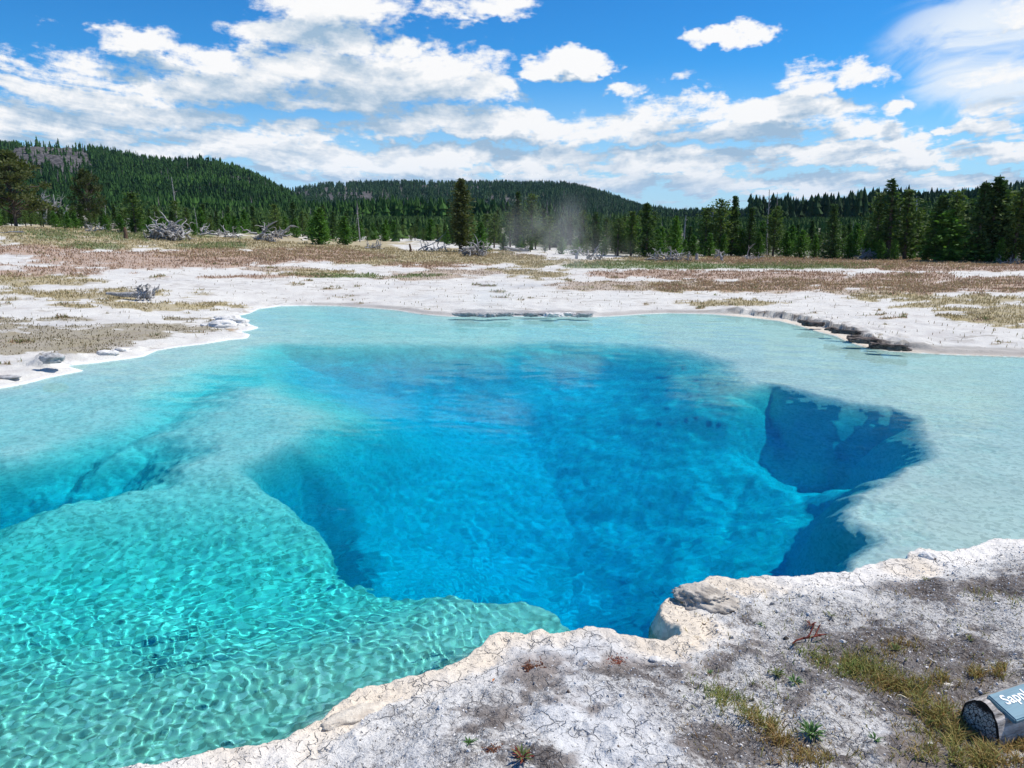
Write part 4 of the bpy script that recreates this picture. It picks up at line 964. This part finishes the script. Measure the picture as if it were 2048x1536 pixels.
# ------------------------------------------------------------------ small single things on the near bank
def leafy(px, py, size, n, cols, label, name='small_plant', cat='plant', up=.7, seed=1, group=None):
    rg = np.random.default_rng(seed+500); x, y, z = [float(q[0]) for q in near_pt(np.array([float(px)]), np.array([float(py)]))]
    t = thing(name, label, cat, (x, y, z), 0, group); B = Bag(); cl = []
    for i in range(n):
        a = rg.uniform(0, 6.28); L = size*rg.uniform(.6, 1.1); w = size*rg.uniform(.06, .10); e = up*rg.uniform(.4, 1.3)
        d = np.array((math.cos(a), math.sin(a), 0)); s = np.array((-d[1], d[0], 0)); b0 = d*size*rg.uniform(0, .25) if n < 60 else np.array((rg.normal(0, .6), rg.normal(0, .6), 0))*size*1.1; L = L*(1 if n < 60 else .45)
        mid = b0+d*L*.45*(1-e*.4)+np.array((0, 0, L*e*.55)); tip = b0+d*L*(1-e*.35)+np.array((0, 0, L*e*.75))
        B.add([b0-s*w*.4, b0+s*w*.4, mid+s*w, mid-s*w, tip], np.array([[0, 1, 2, 3]])); B.f.append(np.array([[3, 2, 4]])+B.o-5)
        c = cols[int(rg.integers(len(cols)))]; cl += [c]*5
    me = B.mesh('leaves', M_BLADE, False); a = me.attributes.new('tint', 'FLOAT_COLOR', 'POINT'); a.data.foreach_set('color', np.concatenate([np.array(cl), np.ones((len(cl), 1))], 1).astype('f').ravel())
    link('leaves', me, t); st = Bag(); st.add(*tube([(0, 0, -.01), (0, 0, size*.2)], [size*.06, size*.03], 5)); link('stem', st.mesh('stem', M_BROWN), t)
GN = [(.05,.13,.03), (.09,.20,.05), (.14,.24,.08)]; YG = [(.16,.20,.06), (.24,.24,.09), (.10,.15,.04)]; RD = [(.25,.045,.03), (.16,.03,.02), (.30,.10,.05)]; BR = [(.15,.05,.025), (.10,.035,.02), (.22,.09,.04)]
for a in [(1418,1347,.035,12,GN,'tiny dark green sprout alone on pale gravel left of the grass strip'),(1553,1350,.06,26,YG,'pale green leafy rosette in the middle of the near bank'),(1590,1366,.055,24,GN,'dark green rosette touching the pale green one on its right'),
 (1622,1468,.075,34,GN,'largest dark green leafy tuft near the bottom of the near bank'),(937,1488,.05,14,GN,'green star shaped sprout alone near the bottom centre'),(1521,1250,.035,14,GN,'small dark green tuft under the tan overhanging rock',),
 (1663,1232,.045,12,YG,'thin yellowish sprout right of the red plant on the near bank'),(1790,1300,.05,20,YG,'yellow green grass tuft on dark crust at the right of the near bank'),(1740,1300,.045,18,YG,'small olive tuft above the long grass strip'),
 (1750,1480,.045,18,GN,'small green sprout left of the sign log'),(1940,1280,.04,14,YG,'faint green sprout above the sign log'),(1600,1305,.035,12,YG,'pale sprout between red twig and grass strip'),(1850,1160,.04,12,YG,'tiny sprout on dark crust near the right shore')]:
    leafy(*a, seed=int(a[0]))
leafy(1622,1250,.045,16,RD,'small red leaved plant on pale crust beside a white flat stone',seed=41); leafy(1044,1515,.07,30,RD+YG,'red stemmed weed with yellowish leaves at the bottom edge',seed=42)
leafy(1066,1335,.050,150,BR,'reddish brown dry moss cushion left of centre on the near bank','moss_cushion','moss',.45,43); leafy(1238,1325,.045,120,BR+RD,'rust coloured dry plant cushion near the shore below the cove','moss_cushion','moss',.4,44)
leafy(985,1500,.04,90,BR,'dark brown dry weed left of the red stemmed weed','moss_cushion','moss',.5,45)
def rock(name, label, px, py, size, seed, m, flat=.6, rough=.35, z_up=0.0, sub=4, cat='rock', turn=0.0):
    x, y, z = [float(q[0]) for q in near_pt(np.array([float(px)]), np.array([float(py)]))]
    bm = bmesh.new(); bmesh.ops.create_icosphere(bm, subdivisions=sub, radius=1)
    co = np.array([v.co[:] for v in bm.verts]); k = 1+rough*.6*(fbm(co[:, 0]+seed+.8*co[:, 2], co[:, 1]-.9*co[:, 2], 1.1, 5, seed, .6)+fbm(co[:, 2]*1.2+seed, co[:, 0]*.9-co[:, 1]*.5, 1.3, 5, seed+3, .6))+.12*fbm(co[:, 0]+co[:, 2]*.6+seed, co[:, 1]+co[:, 2]*.7, 9, 3, seed+5)
    co = co*k[:, None]*np.array(size); co[:, 2] = np.maximum(co[:, 2], -.6*size[2])
    for v, c in zip(bm.verts, co): v.co = c
    me = bpy.data.meshes.new(name); bm.to_mesh(me); me.materials.append(m)
    for p in me.polygons: p.use_smooth = True
    return tag(link(name, me, None, (x, y, z+z_up), turn), label, cat)
def slab(name, label, px, py, size, seed, m, turn=0.0, z_up=0.0, cat='rock'):
    x, y, z = [float(q[0]) for q in near_pt(np.array([float(px)]), np.array([float(py)]))]
    bm = bmesh.new(); bmesh.ops.create_cube(bm, size=2); bmesh.ops.subdivide_edges(bm, edges=list(bm.edges), cuts=7, use_grid_fill=True)
    co = np.array([v.co[:] for v in bm.verts]); q = co[:, 0]*.9+co[:, 2]*.3+seed; w = co[:, 1]*.8-co[:, 2]*.5
    co = co/np.maximum(1, np.linalg.norm(co, axis=1)/1.25)[:, None]
    co = co*(1+.45*fbm(q, w, 1.6, 3, seed)+.22*fbm(q, w, 6, 2, seed+1))[:, None]*np.array(size)
    for v, c in zip(bm.verts, co): v.co = c
    me = bpy.data.meshes.new(name); bm.to_mesh(me); me.materials.append(m)
    return tag(link(name, me, None, (x, y, z+z_up), turn), label, cat)
def mat_rock(name, a, b_, scale=12):
    m, n, b = mat(name); g = n.new('ShaderNodeNewGeometry').outputs['Position']; w = n.noise(g, scale, 6, .65); w2 = n.noise(g, 60, 4, .6)
    c = n.mix(n.rng(w, .35, .65), a, b_); c = n.mix(n.m('MULTIPLY', n.rng(w2, .58, .68), .6), c, (.16,.14,.12))
    n.put(b.inputs['Base Color'], c); b.inputs['Roughness'].default_value = .9; b.inputs['Specular IOR Level'].default_value = .25
    bp = n.new('ShaderNodeBump'); bp.inputs['Strength'].default_value = .9; bp.inputs['Distance'].default_value = .012
    n.put(bp.inputs['Height'], n.m('ADD', w, n.m('MULTIPLY', w2, .5))); n.put(b.inputs['Normal'], bp.outputs[0]); return m
M_TAN = mat_rock('tan_sinter', (.34,.30,.255), (.60,.54,.46)); M_WHITE = mat_rock('white_sinter', (.60,.575,.54), (.82,.79,.75)); M_GREY = mat_rock('grey_sinter', (.25,.24,.235), (.5,.49,.48))
rock('overhanging_rock','tan knobbly rock overhanging the cove at the pool edge',1405,1206,(.20,.12,.085),3,M_TAN,z_up=.03,turn=-.25,rough=.7,sub=5)
rock('shore_rock','small pale knob on the shore beside the dark underwater crack',1855,1112,(.065,.05,.04),5,M_WHITE,z_up=-.008)
rock('flat_stone','flat bluish white stone on the crust above the moss cushions',1310,1318,(.035,.028,.010),6,M_WHITE,sub=3)
rock('flat_stone','bright white flat stone beside the grass above the sign log',1895,1370,(.030,.012,.008),7,M_WHITE,sub=3)
rock('flat_stone','white chip lying at the bottom left of the sign log',1862,1487,(.020,.010,.007),8,M_WHITE,sub=3)
rock('flat_stone','pale slab between the red plant and the shore',1690,1185,(.07,.03,.012),9,M_WHITE,sub=3)
rock('dark_stone','round blackish pebble near the twig on the near bank',1572,1277,(.016,.014,.012),10,mat_rock('dark_pebble', (.03,.025,.022), (.08,.07,.06)),sub=3)
rock('crust_slab','thick cream crust slab lifted at the shore bottom centre',715,1428,(.20,.07,.035),12,mat_rock('cream_sinter', (.55,.47,.38), (.74,.66,.54)),z_up=-.012,turn=.45)
rock('shore_rock','grey boulder in the corner of the left bank at the waterline',103,722,(.17,.12,.10),13,M_GREY,z_up=.03,rough=.7)
for a in [(160,712,.32,'leftmost white mound on the left shore'),(212,708,.3,'middle white mound on the left shore'),(243,702,.26,'right white mound on the left shore'),(440,652,.55,'larger white mound on the left spit'),(460,640,.5,'white mound at the tip of the left spit')]:
    rock('sinter_mound', a[3], a[0], a[1], (a[2]*.8, a[2]*.4, a[2]*.24), int(a[0]), M_WHITE, z_up=.0, rough=.75)
rock('flat_stone','dark flat slab at the left picture edge on the shore',15,755,(.22,.09,.03),15,M_GREY,z_up=.01,sub=3)
rg_ = np.random.default_rng(77)
for i, (px, w) in enumerate([(930,.34),(972,.22),(1004,.26),(1040,.30),(1075,.34),(1108,.22),(1136,.20),(1168,.22)]):
    slab('ledge_rock', ['leftmost','second','third','fourth','fifth','sixth','seventh','rightmost'][i]+' grey block of the low ledge along the far shore', px, 629+(i % 2), (w, .10, .05), 60+i, M_GREY if i not in (5, 6) else M_WHITE)
M_LEDGE = mat_rock('dark_ledge', (.05,.04,.035), (.19,.155,.135), 9)  # shade of the undercut ledge face put into a darker rock colour
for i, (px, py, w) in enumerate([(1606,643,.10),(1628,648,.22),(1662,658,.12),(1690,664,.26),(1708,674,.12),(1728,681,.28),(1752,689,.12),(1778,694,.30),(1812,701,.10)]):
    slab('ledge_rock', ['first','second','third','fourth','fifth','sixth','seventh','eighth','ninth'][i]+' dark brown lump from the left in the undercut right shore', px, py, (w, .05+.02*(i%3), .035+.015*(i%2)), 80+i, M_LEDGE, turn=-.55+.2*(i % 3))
def twig(px, py, L, ang, label, m, r=.003, kids=3, seed=1):
    x, y, z = [float(q[0]) for q in near_pt(np.array([float(px)]), np.array([float(py)]))]; rg = np.random.default_rng(seed); b = Bag()
    limbed(b, rg, (0, 0, .006), (math.cos(ang), math.sin(ang), .08), L, r, .16, kids, -.01, 1, 4); tag(link('twig', b.mesh('twig', m), None, (x, y, z+.004)), label, 'twig')
twig(1585,1290,.20,.9,'thin reddish twig lying below the red leaved plant',mat_bark('red_twig', (.10,.02,.015), (.25,.07,.05)),.0035,4,3)
twig(1795,1395,.16,-1.0,'long pale straw leaning by the grass left of the sign log',mat_bark('straw', (.5,.42,.28), (.7,.62,.45)),.0022,0,5)
lf = Bag(); lf.add([(-.014,0,.004),(0,.007,.009),(.016,0,.006),(0,-.006,.008)], np.array([[0,3,2,1]])); x, y, z = [float(q[0]) for q in near_pt(np.array([987.]), np.array([1363.]))]
tag(link('leaf', lf.mesh('leaf', mat_bark('orange_leaf', (.45,.15,.04), (.6,.25,.08)), False), None, (x, y, z+.004), 1.2), 'small orange brown dead leaf on the crust near the shore', 'leaf')

# ------------------------------------------------------------------ the name sign on its half-sunk log
def build_sign():
    px, py = 1960.0, 1447.0; gz = .27
    x0, y0 = on_plane(px, py, gz+.06); ax = math.radians(22)
    t = thing('name_sign', 'blue name board fixed on a cracked grey half-sunk log in the grass', 'sign', (x0, y0, gz), ax); t.scale = (.88, .88, .88)
    L, Rr = 1.15, .128; sec, ring = 60, 40
    # local: x along the log away from the cut end, z up
    th = np.linspace(0, 2*math.pi, sec, endpoint=False); xs = np.linspace(0, L, ring); co = []
    for i, xx in enumerate(xs):
        g = 1+.055*fbm(np.cos(th)*2.2+3, np.sin(th)*2.2+xx*.5, 1.4, 3, 171)-.045*np.clip(fbm(th*9, np.full(sec, xx*1.4), 1.0, 2, 172), 0, 1)**.7
        rr = Rr*g*(.955 if i == 0 else 1); z = .035+rr*1.28*np.sin(th); yl = rr*np.cos(th)*.93; pl = .172+.28*yl; z = np.where((z > pl) & (xx > .045), pl+.006*fbm(th*5, th*0+xx*3, 1, 2, 173), z)
        co.append(np.stack([np.full(sec, xx), rr*np.cos(th)*.93, z], -1))
    co = np.concatenate(co); fa = np.array([(i*sec+k, i*sec+(k+1) % sec, (i+1)*sec+(k+1) % sec, (i+1)*sec+k) for i in range(ring-1) for k in range(sec)])
    m, n, b = mat('weathered_log'); o = n.new('ShaderNodeTexCoord').outputs['Object']; mp = n.new('ShaderNodeMapping'); n.put(mp.inputs[0], o); mp.inputs[3].default_value = (1.6, 14, 14)
    w = n.noise(mp.outputs[0], 2.2, 6, .7); w2 = n.noise(o, 9, 4, .6)
    c = n.mix(n.rng(w, .38, .62), (.20,.18,.165), (.60,.56,.52)); c = n.mix(n.rng(w, .40, .34), c, (.02,.017,.015)); c = n.mix(n.m('MULTIPLY', n.rng(w2, .5, .7), .45), c, (.22,.15,.115))
    n.put(b.inputs['Base Color'], c); b.inputs['Roughness'].default_value = .85; b.inputs['Specular IOR Level'].default_value = .2
    bp = n.new('ShaderNodeBump'); bp.inputs['Strength'].default_value = 1; bp.inputs['Distance'].default_value = .012; n.put(bp.inputs['Height'], w); n.put(b.inputs['Normal'], bp.outputs[0])
    log = link('log', mesh_from('log', co, fa, [m], True), t)
    # the cut end: a slightly domed disc with a dark rind and checks
    rings = 14; pts = []; rimv = co[:sec]; cen = np.array((-.004, 0, .05))
    for i in range(rings):
        q = 1-i/(rings-1); p = cen+(rimv-cen)*q; p[:, 0] = -.012*(1-q**2)+.003*fbm(p[:, 1], p[:, 2], 40, 3, 175); pts.append(p)
    pts = np.concatenate(pts); fe = np.array([(i*sec+k, i*sec+(k+1) % sec, (i+1)*sec+(k+1) % sec, (i+1)*sec+k) for i in range(rings-1) for k in range(sec)])
    qq = np.repeat(1-np.arange(rings)/(rings-1), sec)
    m2, n, b = mat('cut_end'); o = n.new('ShaderNodeTexCoord').outputs['Object']; q = n.attr('rim'); nz = n.noise(o, 14, 4, .6)
    wv = n.new('ShaderNodeVectorMath', operation='MULTIPLY_ADD'); nt_ = n.new('ShaderNodeTexNoise'); n.put(nt_.inputs['Vector'], o); nt_.inputs['Scale'].default_value = 18; n.put(wv.inputs[0], nt_.outputs[1]); wv.inputs[1].default_value = (.04,.04,.04); n.put(wv.inputs[2], o)
    e1 = n.voro(wv.outputs[0], 52, 'DISTANCE_TO_EDGE', 0); e2 = n.voro(wv.outputs[0], 95, 'DISTANCE_TO_EDGE', 0)
    ck_ = n.m('MAXIMUM', n.rng(e1, .10, .02), n.m('MULTIPLY', n.rng(e2, .10, .02), n.m('MULTIPLY', n.rng(nz, .45, .6), .8)))
    c = n.mix(n.rng(nz, .3, .7), (.36,.33,.30), (.70,.66,.60)); c = n.mix(ck_, c, (.045,.035,.03))
    c = n.mix(n.rng(n.m('MULTIPLY_ADD', nz, .22, q), .97, 1.03), c, (.028,.024,.022))
    sp_ = n.new('ShaderNodeSeparateXYZ'); n.put(sp_.inputs[0], o); c = n.mix(n.rng(n.m('MULTIPLY_ADD', nz, .05, sp_.outputs[2]), .168, .190), c, (.03,.027,.025))
    n.put(b.inputs['Base Color'], c); b.inputs['Roughness'].default_value = .9; b.inputs['Specular IOR Level'].default_value = .15
    bp = n.new('ShaderNodeBump'); bp.inputs['Strength'].default_value = 1; bp.inputs['Distance'].default_value = .006; bp.invert = True; n.put(bp.inputs['Height'], ck_); n.put(b.inputs['Normal'], bp.outputs[0])
    link('cut_end', mesh_from('cut_end', pts, fe[:, ::-1], [m2], True, {'rim': qq}), t)
    # the board
    bx0, bx1, W, zt = .10, 1.0, .085, .0
    bm = bmesh.new(); bmesh.ops.create_cube(bm, size=1)
    for v in bm.verts: v.co = ((bx0+bx1)/2+v.co.x*(bx1-bx0), v.co.y*2*W, zt+.016+v.co.z*.032)
    bmesh.ops.bevel(bm, geom=list(bm.edges), offset=.006, segments=3, affect='EDGES'); me = bpy.data.meshes.new('board'); bm.to_mesh(me)
    m3, n, b = mat('blue_paint'); o = n.new('ShaderNodeTexCoord').outputs['Object']; mp = n.new('ShaderNodeMapping'); n.put(mp.inputs[0], o); mp.inputs[3].default_value = (1.5, 22, 8)
    w = n.noise(mp.outputs[0], 3, 4, .6); n.put(b.inputs['Base Color'], n.mix(n.rng(w, .4, .62), (.055,.165,.235), (.085,.22,.295))); b.inputs['Roughness'].default_value = .55
    bp = n.new('ShaderNodeBump'); bp.inputs['Strength'].default_value = .4; bp.inputs['Distance'].default_value = .002; n.put(bp.inputs['Height'], w); n.put(b.inputs['Normal'], bp.outputs[0])
    me.materials.append(m3); board = link('board', me, t, (-.03, -.045, .148)); board.rotation_euler = (math.atan(.28), 0, 0)
    cu = bpy.data.curves.new('lettering', 'FONT'); cu.body = 'Sapphire Pool'; cu.size = .082; cu.extrude = .0012; cu.offset = .0012; cu.space_character = 1.02
    tmp = bpy.data.objects.new('lettering', cu); C.objects.link(tmp); dg = bpy.context.evaluated_depsgraph_get(); dg.update()
    tm = bpy.data.meshes.new_from_object(tmp.evaluated_get(dg)); bpy.data.objects.remove(tmp)
    m4, n, b = mat('white_lettering'); b.inputs['Base Color'].default_value = (.82,.83,.84,1); b.inputs['Roughness'].default_value = .5
    tm.materials.clear(); tm.materials.append(m4); tm.name = 'lettering'
    lt = link('lettering', tm, board, (bx0+.045, W-.082, zt+.0335))
build_sign()

# ------------------------------------------------------------------ steam drifting off the hot water
def steam(name, x, y, z, sx, sy, sz, dens, seed, scale=.9):
    bm = bmesh.new(); bmesh.ops.create_cube(bm, size=2); me = bpy.data.meshes.new(name); bm.to_mesh(me)
    m = bpy.data.materials.new(name); m.use_nodes = True; n = NT(m.node_tree); m.node_tree.nodes.clear()
    o = n.new('ShaderNodeTexCoord').outputs['Object']; ln = n.new('ShaderNodeVectorMath', operation='LENGTH'); n.put(ln.inputs[0], o)
    p = n.new('ShaderNodeMapping'); n.put(p.inputs[0], o); p.inputs[3].default_value = (sx*scale, sy*scale, sz*scale*.7); p.inputs[1].default_value = (seed, 0, 0)
    w = n.noise(p.outputs[0], 1.0, 4, .6, .6)
    d = n.m('MULTIPLY', n.rng(ln.outputs[1], .98, .0), n.rng(w, .44, .70)); d = n.m('MULTIPLY', d, dens)
    v = n.new('ShaderNodeVolumePrincipled'); v.inputs['Color'].default_value = (.99,.99,.99,1); v.inputs['Anisotropy'].default_value = 0.0; n.put(v.inputs['Density'], d)
    out = n.new('ShaderNodeOutputMaterial'); n.put(out.inputs['Volume'], v.outputs[0]); me.materials.append(m)
    ob = tag(link(name, me, None, (x, y, z)), kind='stuff'); ob.scale = (sx, sy, sz); return ob
x, y = on_plane(1120, 520, .1); steam('steam', x*.60, y*.60, 1.75, 3.6, 2.2, 2.4, .19, 3.0, .75)

x, y = on_plane(1040, 626, .1); steam('steam', x*.93, y*.93, .66, 4.4, 2.4, .6, .20, 9.0, .8)
# ------------------------------------------------------------------ the air
bm = bmesh.new(); bmesh.ops.create_cube(bm, size=2); me = bpy.data.meshes.new('haze'); bm.to_mesh(me); bm.free()
hm = bpy.data.materials.new('haze'); hm.use_nodes = True; hn = NT(hm.node_tree); hm.node_tree.nodes.clear()
hv = hn.new('ShaderNodeVolumePrincipled'); hv.inputs['Color'].default_value = (.55, .76, 1, 1); hv.inputs['Density'].default_value = 3.2e-5
hn.put(hn.new('ShaderNodeOutputMaterial').inputs['Volume'], hv.outputs[0]); me.materials.append(hm)
hz = tag(link('haze', me, None, (0, 4000, 200)), kind='stuff'); hz.scale = (14000, 7000, 220)
